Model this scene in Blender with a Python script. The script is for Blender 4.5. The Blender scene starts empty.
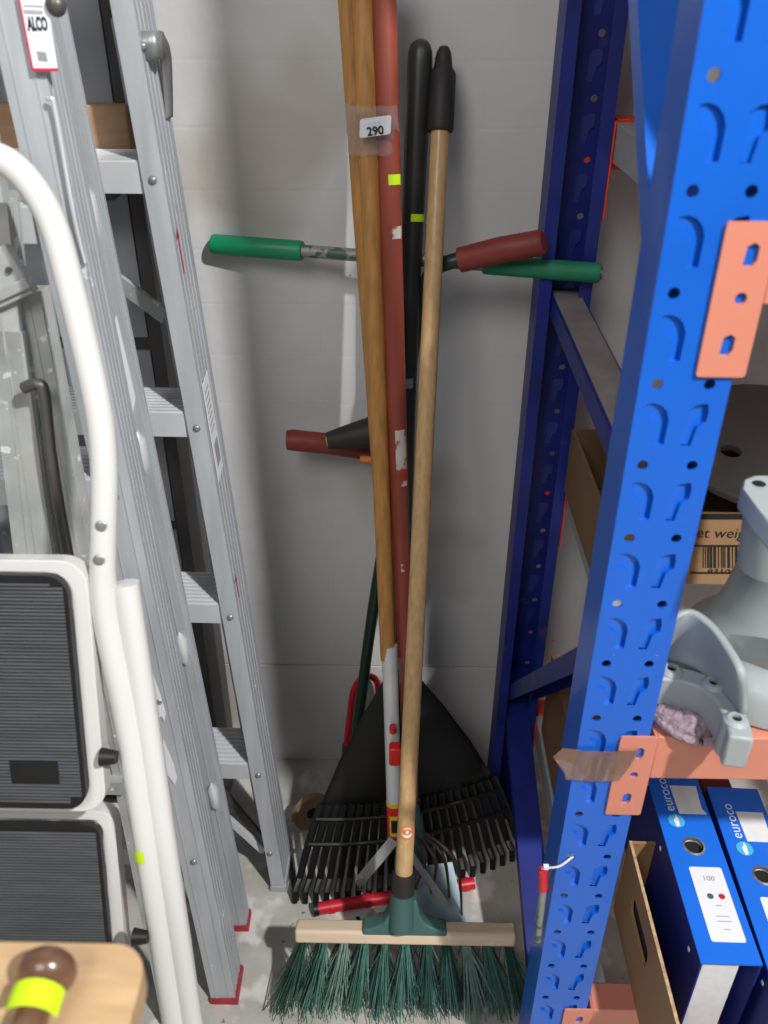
import bpy, bmesh, math, random
from mathutils import Vector, Matrix
from mathutils.geometry import tessellate_polygon
random.seed(7)
SC = bpy.context.scene
COL = SC.collection
PI = math.pi

# ---------------------------------------------------------------- camera
FPX, PITCH, ROLL, YAW, EYE = 857.4, .5515, .0032, .0157, 1.465
cy_, sy_, cp_, sp_ = math.cos(YAW), math.sin(YAW), math.cos(PITCH), math.sin(PITCH)
_r = Vector((cy_, sy_, 0)); _f = Vector((-sy_, cy_, 0)); _z = Vector((0, 0, 1))
W_ = _f*cp_ - _z*sp_
_d = -(_f*sp_ + _z*cp_)
cr_, sr_ = math.cos(ROLL), math.sin(ROLL)
U_ = _r*cr_ - _d*sr_
V_ = _r*sr_ + _d*cr_
EYEP = Vector((0, 0, EYE))
cam_d = bpy.data.cameras.new('camera'); cam = bpy.data.objects.new('camera', cam_d); COL.objects.link(cam)
cam_d.sensor_fit = 'VERTICAL'; cam_d.sensor_height = 24; cam_d.lens = 24*FPX/1024
cam_d.clip_start = .02
cam_d.dof.use_dof = True; cam_d.dof.focus_distance = 1.3; cam_d.dof.aperture_fstop = 3.6
M = Matrix((U_, -V_, -W_)).transposed().to_4x4(); M.translation = EYEP
cam.matrix_world = M
SC.camera = cam

# ---------------------------------------------------------------- light, exposure
SC.view_settings.view_transform = 'Standard'; SC.view_settings.look = 'None'
SC.view_settings.gamma = 1; SC.view_settings.use_curve_mapping = False
SC.view_settings.exposure = 0.0
wd = bpy.data.worlds.new('world'); SC.world = wd; wd.use_nodes = True
wd.node_tree.nodes['Background'].inputs[0].default_value = (.86, .93, 1, 1)
wd.node_tree.nodes['Background'].inputs[1].default_value = .19
def area(name, loc, target, size, power, color=(1, 1, 1)):
    l = bpy.data.lights.new(name, 'AREA'); l.shape = 'DISK'; l.size = size; l.energy = power; l.color = color
    o = bpy.data.objects.new(name, l); COL.objects.link(o); o.location = loc
    o.rotation_euler = (Vector(target)-Vector(loc)).to_track_quat('-Z', 'Y').to_euler()
    return o
area('warehouse_lamp', (1.20, -.76, 3.05), (0, 1, .6), .12, 100, (1, .985, .97))
area('soft_fill_light', (-.9, -1.6, 3.4), (0, 1.3, .9), 1.3, 45, (1, .97, .945))  # soft fill light added to brighten the wall, no real fixture

# ---------------------------------------------------------------- pixel <-> world helpers (used only to read real positions off the photo)
def ray(x, y): return W_ + U_*((x-384)/FPX) + V_*((y-512)/FPX)
def aY(x, y, Y): r = ray(x, y); return EYEP + r*(Y/r.y)
def aZ(x, y, Z): r = ray(x, y); return EYEP + r*((Z-EYE)/r.z)
def aL(x, y, Y0, k): r = ray(x, y); return EYEP + r*((Y0+k*EYE)/(r.y-k*r.z))   # on the leaning plane Y = Y0 + k z

# ---------------------------------------------------------------- materials
def lin(c):
    return tuple(((v/255)/12.92 if v/255 <= .04045 else ((v/255+.055)/1.055)**2.4) for v in c) + (1,)
MATS = {}
def mat(name, col, rough=.5, metal=0, var=.12, vscale=6, stretch=(1, 1, 1), bump=0, bscale=60, spots=None, spec=.5, coat=0, patches=None):
    """noise-varied surface; spots = (colour, scale, threshold) for worn flecks; patches = the same, larger"""
    m = bpy.data.materials.new(name); m.use_nodes = True; MATS[name] = m
    nt = m.node_tree; N = nt.nodes; Lk = nt.links
    b = N['Principled BSDF']; b.inputs['Roughness'].default_value = rough; b.inputs['Metallic'].default_value = metal
    b.inputs['Specular IOR Level'].default_value = spec; b.inputs['Coat Weight'].default_value = coat
    tc = N.new('ShaderNodeTexCoord'); mp = N.new('ShaderNodeMapping'); mp.inputs['Scale'].default_value = stretch
    Lk.new(tc.outputs['Object'], mp.inputs[0])
    n = N.new('ShaderNodeTexNoise'); n.inputs['Scale'].default_value = vscale; n.inputs['Detail'].default_value = 6
    Lk.new(mp.outputs[0], n.inputs[0])
    c = lin(col)
    r = N.new('ShaderNodeValToRGB'); r.color_ramp.elements[0].position = .3; r.color_ramp.elements[1].position = .7
    r.color_ramp.elements[0].color = tuple(v*(1-var) for v in c[:3])+(1,)
    r.color_ramp.elements[1].color = tuple(min(1, v*(1+var)) for v in c[:3])+(1,)
    Lk.new(n.outputs['Fac'], r.inputs[0]); out = r.outputs[0]
    for sp in (spots, patches):
        if not sp: continue
        n2 = N.new('ShaderNodeTexNoise'); n2.inputs['Scale'].default_value = sp[1]; n2.inputs['Detail'].default_value = 3
        Lk.new(tc.outputs['Object'], n2.inputs[0])
        r2 = N.new('ShaderNodeValToRGB'); r2.color_ramp.elements[0].position = sp[2]; r2.color_ramp.elements[1].position = sp[2]+.02+(.06 if sp is patches else 0)
        Lk.new(n2.outputs['Fac'], r2.inputs[0])
        mx = N.new('ShaderNodeMix'); mx.data_type = 'RGBA'; Lk.new(r2.outputs[0], mx.inputs[0]); Lk.new(out, mx.inputs[6]); mx.inputs[7].default_value = lin(sp[0]); out = mx.outputs[2]
    Lk.new(out, b.inputs['Base Color'])
    if bump:
        n3 = N.new('ShaderNodeTexNoise'); n3.inputs['Scale'].default_value = bscale; n3.inputs['Detail'].default_value = 5
        Lk.new(mp.outputs[0], n3.inputs[0])
        bp = N.new('ShaderNodeBump'); bp.inputs['Strength'].default_value = bump; bp.inputs['Distance'].default_value = .004
        Lk.new(n3.outputs['Fac'], bp.inputs['Height']); Lk.new(bp.outputs[0], b.inputs['Normal'])
    return m
def film(name, col, alpha, rough=.15):
    m = bpy.data.materials.new(name); m.use_nodes = True; MATS[name] = m
    nt = m.node_tree; b = nt.nodes['Principled BSDF']; b.inputs['Base Color'].default_value = lin(col)
    b.inputs['Roughness'].default_value = rough; b.inputs['Alpha'].default_value = alpha; b.inputs['Specular IOR Level'].default_value = 1
    n = nt.nodes.new('ShaderNodeTexVoronoi'); n.inputs['Scale'].default_value = 70; bp = nt.nodes.new('ShaderNodeBump'); bp.inputs['Strength'].default_value = .7; bp.inputs['Distance'].default_value = .006; nt.links.new(n.outputs['Distance'], bp.inputs['Height']); nt.links.new(bp.outputs[0], b.inputs['Normal'])
    return m
mat('wall', (206, 206, 204), .85, var=.05, vscale=2.5, bump=.35, bscale=26, spots=((140, 132, 124), 42, .74), patches=((186, 180, 172), 2.2, .57))
mat('concrete', (182, 180, 172), .8, var=.2, vscale=9, bump=.5, bscale=50, spots=((120, 108, 98), 70, .70), patches=((215, 213, 208), 14, .55))
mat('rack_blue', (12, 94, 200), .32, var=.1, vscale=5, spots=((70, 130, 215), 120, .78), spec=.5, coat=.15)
mat('rack_blue_shaded', (22, 36, 118), .45, var=.25, vscale=14, patches=((70, 74, 100), 16, .66))  # rack blue with the rear parts' shade put into the colour; patches are scuffs
mat('dust_grey', (128, 122, 120), .9, var=.25, vscale=14, bump=.2)
mat('rack_orange', (206, 130, 108), .4, var=.05, vscale=8, spots=((250, 190, 165), 90, .76))
mat('rack_red', (224, 66, 44), .45, var=.08)
mat('galv', (176, 178, 178), .5, metal=.2, var=.1)
mat('aluminium', (184, 189, 193), .36, metal=.2, var=.1, vscale=10, stretch=(6, 6, .6), spots=((222, 224, 224), 34, .72))
mat('aluminium_bright', (216, 219, 221), .34, metal=.2, var=.06, vscale=12)
mat('aluminium_old', (178, 181, 179), .5, metal=.15, var=.16, vscale=22, spots=((228, 230, 228), 60, .66), patches=((182, 182, 176), 18, .56))
mat('steel_dark', (98, 96, 92), .42, metal=.5, var=.2, vscale=20)
mat('rivet_grey', (150, 152, 152), .35, metal=.5, var=.05)
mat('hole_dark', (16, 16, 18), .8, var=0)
mat('white_enamel', (218, 217, 214), .28, var=.02, coat=.4, spots=((150, 146, 140), 42, .80))
mat('mat_rubber', (84, 87, 90), .6, var=.2, vscale=30, stretch=(.5, 4, 4), spots=((160, 162, 165), 75, .745))
mat('black_rubber', (24, 24, 25), .5, var=.2, vscale=30)
mat('red_rubber', (168, 44, 58), .55, var=.15, vscale=40)
mat('label_white', (230, 232, 236), .5, var=.02)
mat('label_red', (205, 32, 58), .5, var=0)
mat('ink', (30, 30, 34), .6, var=0)
mat('ink_grey', (150, 152, 156), .6, var=0)
mat('pine_pole', (182, 130, 68), .5, var=.22, vscale=5, stretch=(30, 30, 1.2), coat=.1)
mat('broom_pole', (196, 160, 112), .45, var=.15, vscale=5, stretch=(30, 30, 1.2), coat=.15)
mat('beech', (222, 200, 172), .6, var=.07, vscale=6, stretch=(2, 20, 20))
mat('board_pine', (192, 160, 120), .55, var=.16, vscale=6, stretch=(3, 14, 3))
mat('block_wood', (176, 140, 108), .7, var=.12, vscale=6, stretch=(4, 4, 18))
mat('red_paint', (142, 66, 50), .42, var=.14, vscale=7, stretch=(6, 6, 1), coat=.1)
mat('peeled_paint', (196, 190, 184), .7, var=.1, vscale=40, patches=((170, 60, 44), 55, .5))
mat('black_pole', (44, 46, 44), .42, var=.3, vscale=16, patches=((78, 58, 50), 18, .64))
mat('grip_black', (40, 38, 38), .6, var=.2, vscale=40)
mat('dark_green', (28, 54, 44), .4, var=.25, vscale=12)
mat('grip_green', (18, 142, 96), .45, var=.12, vscale=18)
mat('grip_green_dusty', (30, 128, 92), .6, var=.25, vscale=28)
mat('tube_worn', (150, 152, 148), .5, metal=.3, var=.15, vscale=60, patches=((78, 100, 90), 60, .52))
mat('grip_redbrown', (132, 52, 44), .55, var=.22, vscale=24)
mat('rake_black', (17, 18, 18), .42, var=.2, vscale=20)
mat('neon', (202, 240, 20), .6, var=.03)
mat('bright_red', (218, 34, 30), .35, var=.06)
mat('cherry_red', (205, 34, 48), .4, var=.1)
mat('label_yellow', (232, 200, 28), .5, var=.03)
mat('pale_blade', (168, 190, 200), .5, metal=.1, var=.12, vscale=30, spots=((110, 120, 124), 70, .68))
mat('socket_green', (66, 102, 97), .55, var=.1)
mat('fibre_green', (76, 122, 110), .5, var=.3, vscale=90)
mat('fibre_dark', (46, 82, 73), .5, var=.3, vscale=90)
mat('fibre_grey', (128, 156, 146), .55, var=.25, vscale=90)
mat('sticker_orange', (222, 128, 66), .6, var=0)
mat('binder_blue', (20, 108, 222), .45, var=.04, vscale=20)
mat('binder_blue_shaded', (16, 34, 120), .55, var=.15, vscale=12)  # binder blue darkened to paint in the shade on the covers
mat('paper', (226, 226, 226), .8, var=.05, vscale=90, stretch=(1, .2, 1))
mat('sky_disc', (74, 180, 226), .5, var=.03)
mat('chrome', (200, 200, 200), .2, metal=.8, var=0)
mat('carton', (158, 122, 84), .85, var=.08, vscale=8)
mat('carton_dark', (120, 92, 64), .85, var=.1, vscale=8)
mat('carton_edge', (190, 160, 122), .85, var=.3, vscale=120)
mat('cream_box', (232, 226, 212), .8, var=.04)
mat('cast_grey', (160, 168, 168), .5, var=.05, vscale=5, coat=.1)
mat('disc_grey', (120, 118, 112), .7, var=.12, vscale=10)
mat('carpet', (150, 132, 140), .95, var=.35, vscale=160, bump=1, bscale=220)
mat('maroon', (110, 22, 26), .6, var=.1)
mat('cabinet_grey', (165, 167, 172), .6, var=.06)
mat('cabinet_dark', (84, 80, 76), .6, var=.1)
mat('brown_wood', (104, 74, 56), .3, var=.2, vscale=30, coat=.4)
mat('spool', (150, 124, 98), .7, var=.15, vscale=20)
film('clear_tape', (235, 235, 240), .24, .06)
film('brown_tape', (158, 122, 98), .80, .2)
MATS['yellow_ring'] = MATS['label_yellow']

# ---------------------------------------------------------------- mesh helpers
def fr(z, hint=(1, 0, 0)):
    z = Vector(z).normalized(); x = Vector(hint); x = (x - z*x.dot(z))
    if x.length < 1e-5: x = Vector((0, 1, 0)) - z*z.y
    x.normalize(); return x, z.cross(x), z
class MB:
    def __init__(s): s.v = []; s.f = []
    def add(s, vs, fs):
        o = len(s.v); s.v += [Vector(p) for p in vs]; s.f += [tuple(i+o for i in f) for f in fs]; return s
    def box(s, a, b, fn=None):
        x0, y0, z0 = a; x1, y1, z1 = b
        vs = [Vector(p) for p in ((x0, y0, z0), (x1, y0, z0), (x1, y1, z0), (x0, y1, z0), (x0, y0, z1), (x1, y0, z1), (x1, y1, z1), (x0, y1, z1))]
        if fn: vs = [fn(p) for p in vs]
        return s.add(vs, [(0, 3, 2, 1), (4, 5, 6, 7), (0, 1, 5, 4), (1, 2, 6, 5), (2, 3, 7, 6), (3, 0, 4, 7)])
    def beam(s, p0, p1, w, h, hint=(1, 0, 0)):
        p0, p1 = Vector(p0), Vector(p1); x, y, z = fr(p1-p0, hint); L = (p1-p0).length
        return s.box((-w/2, -h/2, 0), (w/2, h/2, L), lambda p: p0 + x*p.x + y*p.y + z*p.z)
    def tube(s, pts, rad, n=14, caps=True, hint=(1, 0, 0), sx=1, sy=1):
        pts = [Vector(p) for p in pts]; o = len(s.v)
        if not hasattr(rad, '__len__'): rad = [rad]*len(pts)
        for i, p in enumerate(pts):
            t = pts[min(i+1, len(pts)-1)] - pts[max(i-1, 0)]
            x, y, z = fr(t, hint)
            for k in range(n):
                a = 2*PI*k/n; s.v.append(p + (x*math.cos(a)*sx + y*math.sin(a)*sy)*rad[i])
        for i in range(len(pts)-1):
            for k in range(n):
                s.f.append((o+i*n+k, o+i*n+(k+1) % n, o+(i+1)*n+(k+1) % n, o+(i+1)*n+k))
        if caps:
            s.f.append(tuple(o+k for k in range(n))[::-1]); s.f.append(tuple(o+(len(pts)-1)*n+k for k in range(n)))
        return s
    def dome(s, p, nrm, r, h, n=12):
        x, y, z = fr(nrm); p = Vector(p)
        return s.tube([p, p+z*h*.6, p+z*h], [r, r*.82, r*.35], n, hint=x)
    def poly(s, outer, depthv, fn=lambda p: p):
        """extrude a 2D loop (list of (a,b)) along local c from c0 to c1"""
        c0, c1 = depthv; n = len(outer); o = len(s.v)
        s.v += [fn(Vector((a, b, c0))) for a, b in outer] + [fn(Vector((a, b, c1))) for a, b in outer]
        tr = tessellate_polygon([[Vector((a, b, 0)) for a, b in outer]])
        for t in tr: s.f.append(tuple(o+i for i in t)); s.f.append(tuple(o+n+i for i in reversed(t)))
        for i in range(n): s.f.append((o+i, o+(i+1) % n, o+n+(i+1) % n, o+n+i))
        return s
    def holed(s, outer, holes, th, fn):
        """plate with real holes; local (a, b, c) -> fn; front at c=0, back at c=th"""
        loops = [outer]+holes; flat = [p for l in loops for p in l]
        tr = tessellate_polygon([[Vector((a, b, 0)) for a, b in l] for l in loops]); n = len(flat); o = len(s.v)
        s.v += [fn(Vector((a, b, 0))) for a, b in flat] + [fn(Vector((a, b, th))) for a, b in flat]
        for t in tr: s.f.append(tuple(o+i for i in t)); s.f.append(tuple(o+n+i for i in reversed(t)))
        k = 0
        for l in loops:
            for i in range(len(l)):
                a, b = o+k+i, o+k+(i+1) % len(l); s.f.append((a, b, b+n, a+n))
            k += len(l)
        return s
    def lathe(s, prof, c, n=32, a0=0, a1=2*PI):
        c = Vector(c); o = len(s.v); full = abs(a1-a0-2*PI) < 1e-4; m = n if full else n+1
        for r, z in prof:
            for k in range(m):
                a = a0+(a1-a0)*k/n; s.v.append(c+Vector((r*math.cos(a), r*math.sin(a), z)))
        for i in range(len(prof)-1):
            for k in range(n):
                k2 = (k+1) % m; s.f.append((o+i*m+k, o+i*m+k2, o+(i+1)*m+k2, o+(i+1)*m+k))
        return s
    def build(s, name, m, parent=None, bevel=0, smooth=True, label=None, seg=2):
        me = bpy.data.meshes.new(name)
        off = parent_loc(parent)
        me.from_pydata([tuple(p-off) for p in s.v], [], s.f); me.validate()
        bm = bmesh.new(); bm.from_mesh(me); bmesh.ops.recalc_face_normals(bm, faces=bm.faces); bm.to_mesh(me); bm.free()
        me.materials.append(MATS[m])
        if smooth:
            me.shade_smooth(); me.set_sharp_from_angle(angle=math.radians(38))
        o = bpy.data.objects.new(name, me); COL.objects.link(o)
        if parent: o.parent = parent
        if bevel:
            b = o.modifiers.new('bevel', 'BEVEL'); b.width = bevel; b.segments = seg; b.limit_method = 'ANGLE'; b.harden_normals = False
        if label: o['label'] = label
        return o
def parent_loc(p):
    v = Vector((0, 0, 0))
    while p is not None: v += p.location; p = p.parent
    return v
def thing(name, label, cat, loc=(0, 0, 0), group=None):
    o = bpy.data.objects.new(name, None); COL.objects.link(o); o.location = loc; o.empty_display_size = .05
    return tag(o, label, cat, group)
def tag(o, label, cat, group=None):
    o['label'] = label; o['category'] = cat
    if group: o['group'] = group
    return o
def struct(o): o['kind'] = 'structure'; return o
def text(body, origin, ex, ey, size, m, parent, name='lettering', off=.0006, align='CENTER', xs=1, bold=0):
    cu = bpy.data.curves.new('txt', 'FONT'); cu.body = body; cu.size = size; cu.align_x = align; cu.align_y = 'CENTER'; cu.extrude = 0
    cu.resolution_u = 3; cu.offset = bold
    t = bpy.data.objects.new('txt', cu); COL.objects.link(t)
    dg = bpy.context.evaluated_depsgraph_get(); dg.update(); me = bpy.data.meshes.new_from_object(t.evaluated_get(dg))
    COL.objects.unlink(t); bpy.data.objects.remove(t)
    ex = Vector(ex).normalized(); ey = Vector(ey).normalized(); ez = ex.cross(ey).normalized(); o0 = Vector(origin); pl = parent_loc(parent)
    for v in me.vertices: v.co = o0 + ex*v.co.x*xs + ey*v.co.y + ez*off - pl
    me.name = name; me.materials.clear(); me.materials.append(MATS[m])
    o = bpy.data.objects.new(name, me); COL.objects.link(o); o.parent = parent
    return o
def quadpatch(corners, name, m, parent, th=.0006, nrm=None, label=None):
    """thin flat sheet from four world corners (in order)"""
    c = [Vector(p) for p in corners]; n = (c[1]-c[0]).cross(c[2]-c[0]).normalized()
    if nrm is not None and n.dot(Vector(nrm)) < 0: n = -n
    b = MB(); b.add(c+[p+n*th for p in c], [(3, 2, 1, 0), (4, 5, 6, 7), (0, 1, 5, 4), (1, 2, 6, 5), (2, 3, 7, 6), (3, 0, 4, 7)])
    return b.build(name, m, parent, smooth=False, label=label)
def tubepatch(p0, p1, r, ang0, ang1, name, m, parent, n=8, rows=1, jit=0, label=None):
    """sticker bent round a pole; angle 0 = +X, 90 deg = towards the camera side"""
    p0, p1 = Vector(p0), Vector(p1); x, y, z = fr(p1-p0, (1, 0, 0)); y = -y if y.y > 0 else y
    b = MB(); vs = []
    for i in range(rows+1):
        q = p0.lerp(p1, i/rows)
        for k in range(n+1):
            a = math.radians(ang0+(ang1-ang0)*k/n); rr = r+.0007+random.uniform(0, jit); vs.append(q+(x*math.cos(a)+y*math.sin(a))*rr)
    b.add(vs, [(i*(n+1)+k, i*(n+1)+k+1, (i+1)*(n+1)+k+1, (i+1)*(n+1)+k) for i in range(rows) for k in range(n)])
    return b.build(name, m, parent, label=label)
def smoothpath(pts, k=6):
    pts = [Vector(p) for p in pts]; out = []
    for i in range(len(pts)-1):
        p0 = pts[max(i-1, 0)]; p1 = pts[i]; p2 = pts[i+1]; p3 = pts[min(i+2, len(pts)-1)]
        for j in range(k):
            t = j/k; out.append(.5*((2*p1)+(p2-p0)*t+(2*p0-5*p1+4*p2-p3)*t*t+(3*p1-p0-3*p2+p3)*t**3))
    out.append(pts[-1]); return out
def rrect(x0, y0, x1, y1, r, n=6):
    o = []
    for cx, cy, a in ((x1-r, y1-r, 0), (x0+r, y1-r, PI/2), (x0+r, y0+r, PI), (x1-r, y0+r, 1.5*PI)):
        for k in range(n+1): t = a+PI/2*k/n; o.append((cx+r*math.cos(t), cy+r*math.sin(t)))
    return o
def circ(cx, cy, r, n=14, sy=1): return [(cx+r*math.cos(2*PI*k/n), cy+r*sy*math.sin(2*PI*k/n)) for k in range(n)]

# ================================================================ SETTING
WY = 1.33
b = MB(); b.box((-2.6, -2.2, -.05), (3.2, WY+.1, 0)); struct(b.build('floor', 'concrete'))
zj = aY(460, 667, WY).z
wall = struct(MB().box((-2.6, WY+.012, 0), (3.2, WY+.15, 3.2)).build('wall_back', 'wall'))
_m = MATS['wall']; _nt = _m.node_tree; _b = _nt.nodes['Principled BSDF']; _prev = _b.inputs['Normal'].links[0].from_node
_tc = _nt.nodes.new('ShaderNodeTexCoord'); _mp = _nt.nodes.new('ShaderNodeMapping'); _mp.inputs['Rotation'].default_value = (PI/2, 0, 0)
_bk = _nt.nodes.new('ShaderNodeTexBrick'); _bk.inputs['Scale'].default_value = 1; _bk.inputs['Brick Width'].default_value = .24; _bk.inputs['Row Height'].default_value = .086; _bk.inputs['Mortar Size'].default_value = .004; _bk.inputs['Mortar Smooth'].default_value = 1
_nt.links.new(_tc.outputs['Object'], _mp.inputs[0]); _nt.links.new(_mp.outputs[0], _bk.inputs[0])
_bp = _nt.nodes.new('ShaderNodeBump'); _bp.invert = True; _bp.inputs['Strength'].default_value = .09; _bp.inputs['Distance'].default_value = .003
_nt.links.new(_bk.outputs['Fac'], _bp.inputs['Height']); _nt.links.new(_prev.outputs[0], _bp.inputs['Normal']); _nt.links.new(_bp.outputs[0], _b.inputs['Normal'])
zs = [0, zj, zj+1.22, 3.2]
for i in range(len(zs)-1):        # painted wall panels, their joints recessed
    g = .0022 if i < 1 else .0009
    MB().box((-2.6, WY, zs[i]+(g if i else 0)), (3.2, WY+.012, min(zs[i+1], 3.2)-g)).build('panel', 'wall', wall, bevel=.0008)

# ================================================================ PALLET RACK
RX, RW, RY0, RY1, PIT = .2004, .0756, .6635, 1.269, .0762
rack = thing('pallet_rack', 'tall blue steel pallet rack with orange beams on the right, slotted uprights', 'rack', (RX, RY0, 0))
Z0 = EYE-.0695+.028*PIT*0      # top level of first slot seen in the photo
SL = [(.12, -.02), (.2, .0), (.29, -.03), (.36, -.10), (.40, -.2), (.395, -.51), (.27, -.52), (.255, -.25), (.16, -.21)]
SR = [(.60, -.08), (.68, -.02), (.80, 0), (.825, -.10), (.82, -.22), (.735, -.29), (.70, -.52), (.585, -.52), (.60, -.28)]
def upright(Y, back, ztop, x0=RX, plain=False, name='upright'):
    """face plate at Y with pressed slots and round holes, side webs and lips behind it (back=+1) or before it (-1)"""
    b = MB(); fn = lambda p: Vector((x0+p.x, Y+p.z*back, p.y))
    k0 = -int((ztop-Z0)/PIT)
    ks = range(k0, int(Z0/PIT)+1)
    ztops = []
    for k in ks:
        zt = Z0-k*PIT; top = zt+.15*PIT; bot = top-PIT
        if bot < 0: bot = 0
        outer = [(0, bot), (RW, bot), (RW, top), (0, top)]
        holes = []
        if not plain and bot > 0:
            A = [(u*RW, zt+v*PIT) for u, v in SL]; B = [(u*RW, zt+v*PIT) for u, v in SR]
            hz = zt-.735*PIT+.0*PIT
            hz = top-.06*PIT
            H1 = circ(.2*RW, bot+.075*PIT, .0048); H2 = circ(.77*RW, bot+.075*PIT, .0048)
            holes = [A, B, H1, H2]
            b.holed(outer, holes, .0022, fn)
            for S, u0 in ((A, min(p[0] for p in A)), (B, min(p[0] for p in B))):
                n = len(S); o = len(b.v)
                umax = max(p[0] for p in S)
                dp = lambda p: .0014+.0042*max(0, (p[0]-u0)/(umax-u0))
                b.v += [fn(Vector((p[0], p[1], 0.0005))) for p in S] + [fn(Vector((p[0]-.0004, p[1], dp(p)))) for p in S]
                for i in range(n): b.f.append((o+i, o+(i+1) % n, o+n+(i+1) % n, o+n+i))
                for t in tessellate_polygon([[Vector((p[0], p[1], 0)) for p in S]]): b.f.append(tuple(o+n+i for i in t))
        else: b.holed(outer, [], .0022, fn)
        ztops.append(top)
    T = max(ztops)
    dep = .058
    for xx in (0, RW-.0022):
        b.box((xx, 0.0022, 0), (xx+.0022, dep, T), lambda p: Vector((x0+p.x, Y+p.y*back, p.z)))
    for xx in (0, RW-.018):      # return lips
        b.box((xx, dep, 0), (xx+.018, dep+.002, T), lambda p: Vector((x0+p.x, Y+p.y*back, p.z)))
    return b
o = upright(RY0, 1, 2.35).build('upright', 'rack_blue', rack, smooth=False)
for xx in (RX-.0008, ):   # outer web is a darker blue
    pass
o2 = upright(RY1, -1, 2.35).build('upright', 'rack_blue_shaded', rack, smooth=False, label='rear upright of the rack, scuffed blue with shade put into the colour')
MB().box((RX-.02, RY1-.09, 0), (RX+RW+.02, RY1+.02, .004)).build('base_plate', 'rack_blue_shaded', rack)
MB().box((RX-.02, RY0-.02, 0), (RX+RW+.02, RY0+.09, .004)).build('base_plate', 'rack_blue', rack)
upright(RY0, 1, 2.35, 1.75, True).build('upright', 'rack_blue', rack, smooth=False)
upright(RY1, -1, 2.35, 1.75, True).build('upright', 'rack_blue_shaded', rack, smooth=False)
def brace(za, zb, m='rack_blue_shaded', dust=True, x=RX+.02, w=.045, h=.028):
    """channel brace from front upright (height za) to rear upright (height zb)"""
    p0 = Vector((x+w/2, RY0+.02, za)); p1 = Vector((x+w/2, RY1-.02, zb))
    ex, ey, ez = fr(p1-p0, (1, 0, 0)); L = (p1-p0).length
    if ey.z < 0: ey = -ey
    f = lambda p: p0+ex*p.x+ey*p.y+ez*p.z
    b = MB(); b.box((-w/2, -h, 0), (-w/2+.002, 0, L), f); b.box((w/2-.002, -h, 0), (w/2, 0, L), f); b.box((-w/2+.002, -.002, 0), (w/2-.002, 0, L), f)
    o = b.build('brace', m, rack, smooth=False)
    if dust:
        MB().box((-w/2+.004, 0, .01), (w/2-.002, .0006, L-.01), f).build('dust_film', 'dust_grey', o, smooth=False)
brace(1.07, 1.085)
brace(.91, .30)
brace(1.19, 1.78, 'rack_blue', False)
brace(.10, .26, 'rack_blue_shaded', False)
brace(1.90, 1.80)
# beams, end plates and shelf bars
def dslot(cx, z, r=.0052, h=.018): return [(cx-r, z-h/2), (cx+r*.4, z-h/2), (cx+r, z-h/4), (cx+r, z+h/3), (cx+r*.2, z+h/2), (cx-r*.8, z+h/3)]
def plate(zt, Y, s, mt, x0=.2445, w=.040, parent=rack):
    h = .1235; b = MB(); fn = lambda p: Vector((x0+p.x, Y+p.z*s, p.y))
    zb = zt-h
    b.holed(rrect(0, zb, w, zt, .003, 3), [dslot(.023, zt-.024), circ(.0225, zt-.058, .0048, 12), dslot(.020, zt-.096)], .0032, fn)
    return b.build('beam_plate', mt, parent, smooth=False)
def beams(zt, front=True):
    if front:
        plate(zt, RY0-.0034, 1, 'rack_orange')
        b = MB(); b.box((.2845, RY0-.003, zt-.063), (1.75, RY0+.036, zt+.001)); b.box((.2815, RY0-.0034, zt-.1235), (.2845, RY0+.034, zt+.001))
        b.build('beam', 'rack_orange', rack, bevel=.0015)
    b = MB(); b.box((.2845, RY1-.036, zt-.063), (1.75, RY1+.003, zt)); b.box((.2768, RY1-.062, zt-.1235), (.2795, RY1+.0034, zt+.001)); b.box((.245, RY1+.0005, zt-.1235), (.282, RY1+.0034, zt+.001))
    b.build('beam', 'rack_red', rack, bevel=.001)
    for i in range(5):
        x = .2808+i*.30
        MB().box((x, RY0+.036, zt-.050), (x+.03, RY1-.036, zt-.004)).build('support_bar', 'galv', rack, bevel=.001)
for zt in (1.3155, .7785, .2445): beams(zt)
beams(1.95)

# things on and behind the rack
# brown packing tape round the near upright
tp = thing('packing_tape', 'strip of shiny brown packing tape stuck across the blue upright, left end folded', 'tape', (RX, RY0-.001, .75))
yt = RY0-.0012
ps = [aY(562, 750, yt), aY(640, 750, yt-.004), aY(655, 752, yt-.0042), aY(618, 781, yt-.0042), aY(600, 780, yt-.001), aY(565, 779, yt)]
b = MB(); n0 = 14
vs = []
for i in range(n0+1):
    t = i/n0
    top = Vector(ps[0]).lerp(ps[1] if t < 1 else ps[1], t); bt = Vector(ps[5]).lerp(ps[3], t)
    dz = random.uniform(0, .0022) if 0 < i < n0 else 0
    for p in (top, (top+bt)/2+Vector((0, -random.uniform(0, .002), 0)), bt): vs.append(p+Vector((0, -dz-.0006, 0)))
b.add(vs, [(3*i+j, 3*i+j+1, 3*i+4+j, 3*i+3+j) for i in range(n0) for j in (0, 1)])
b.build('tape_strip', 'brown_tape', tp)
b = MB(); b.add([aY(563, 748, yt-.001), aY(553, 757, yt-.012), aY(570, 781, yt-.006), aY(574, 764, yt-.010), aY(581, 750, yt-.002)], [(0, 1, 3), (1, 2, 3), (0, 3, 4), (3, 2, 4)])
b.build('folded_end', 'brown_tape', tp)
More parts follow.
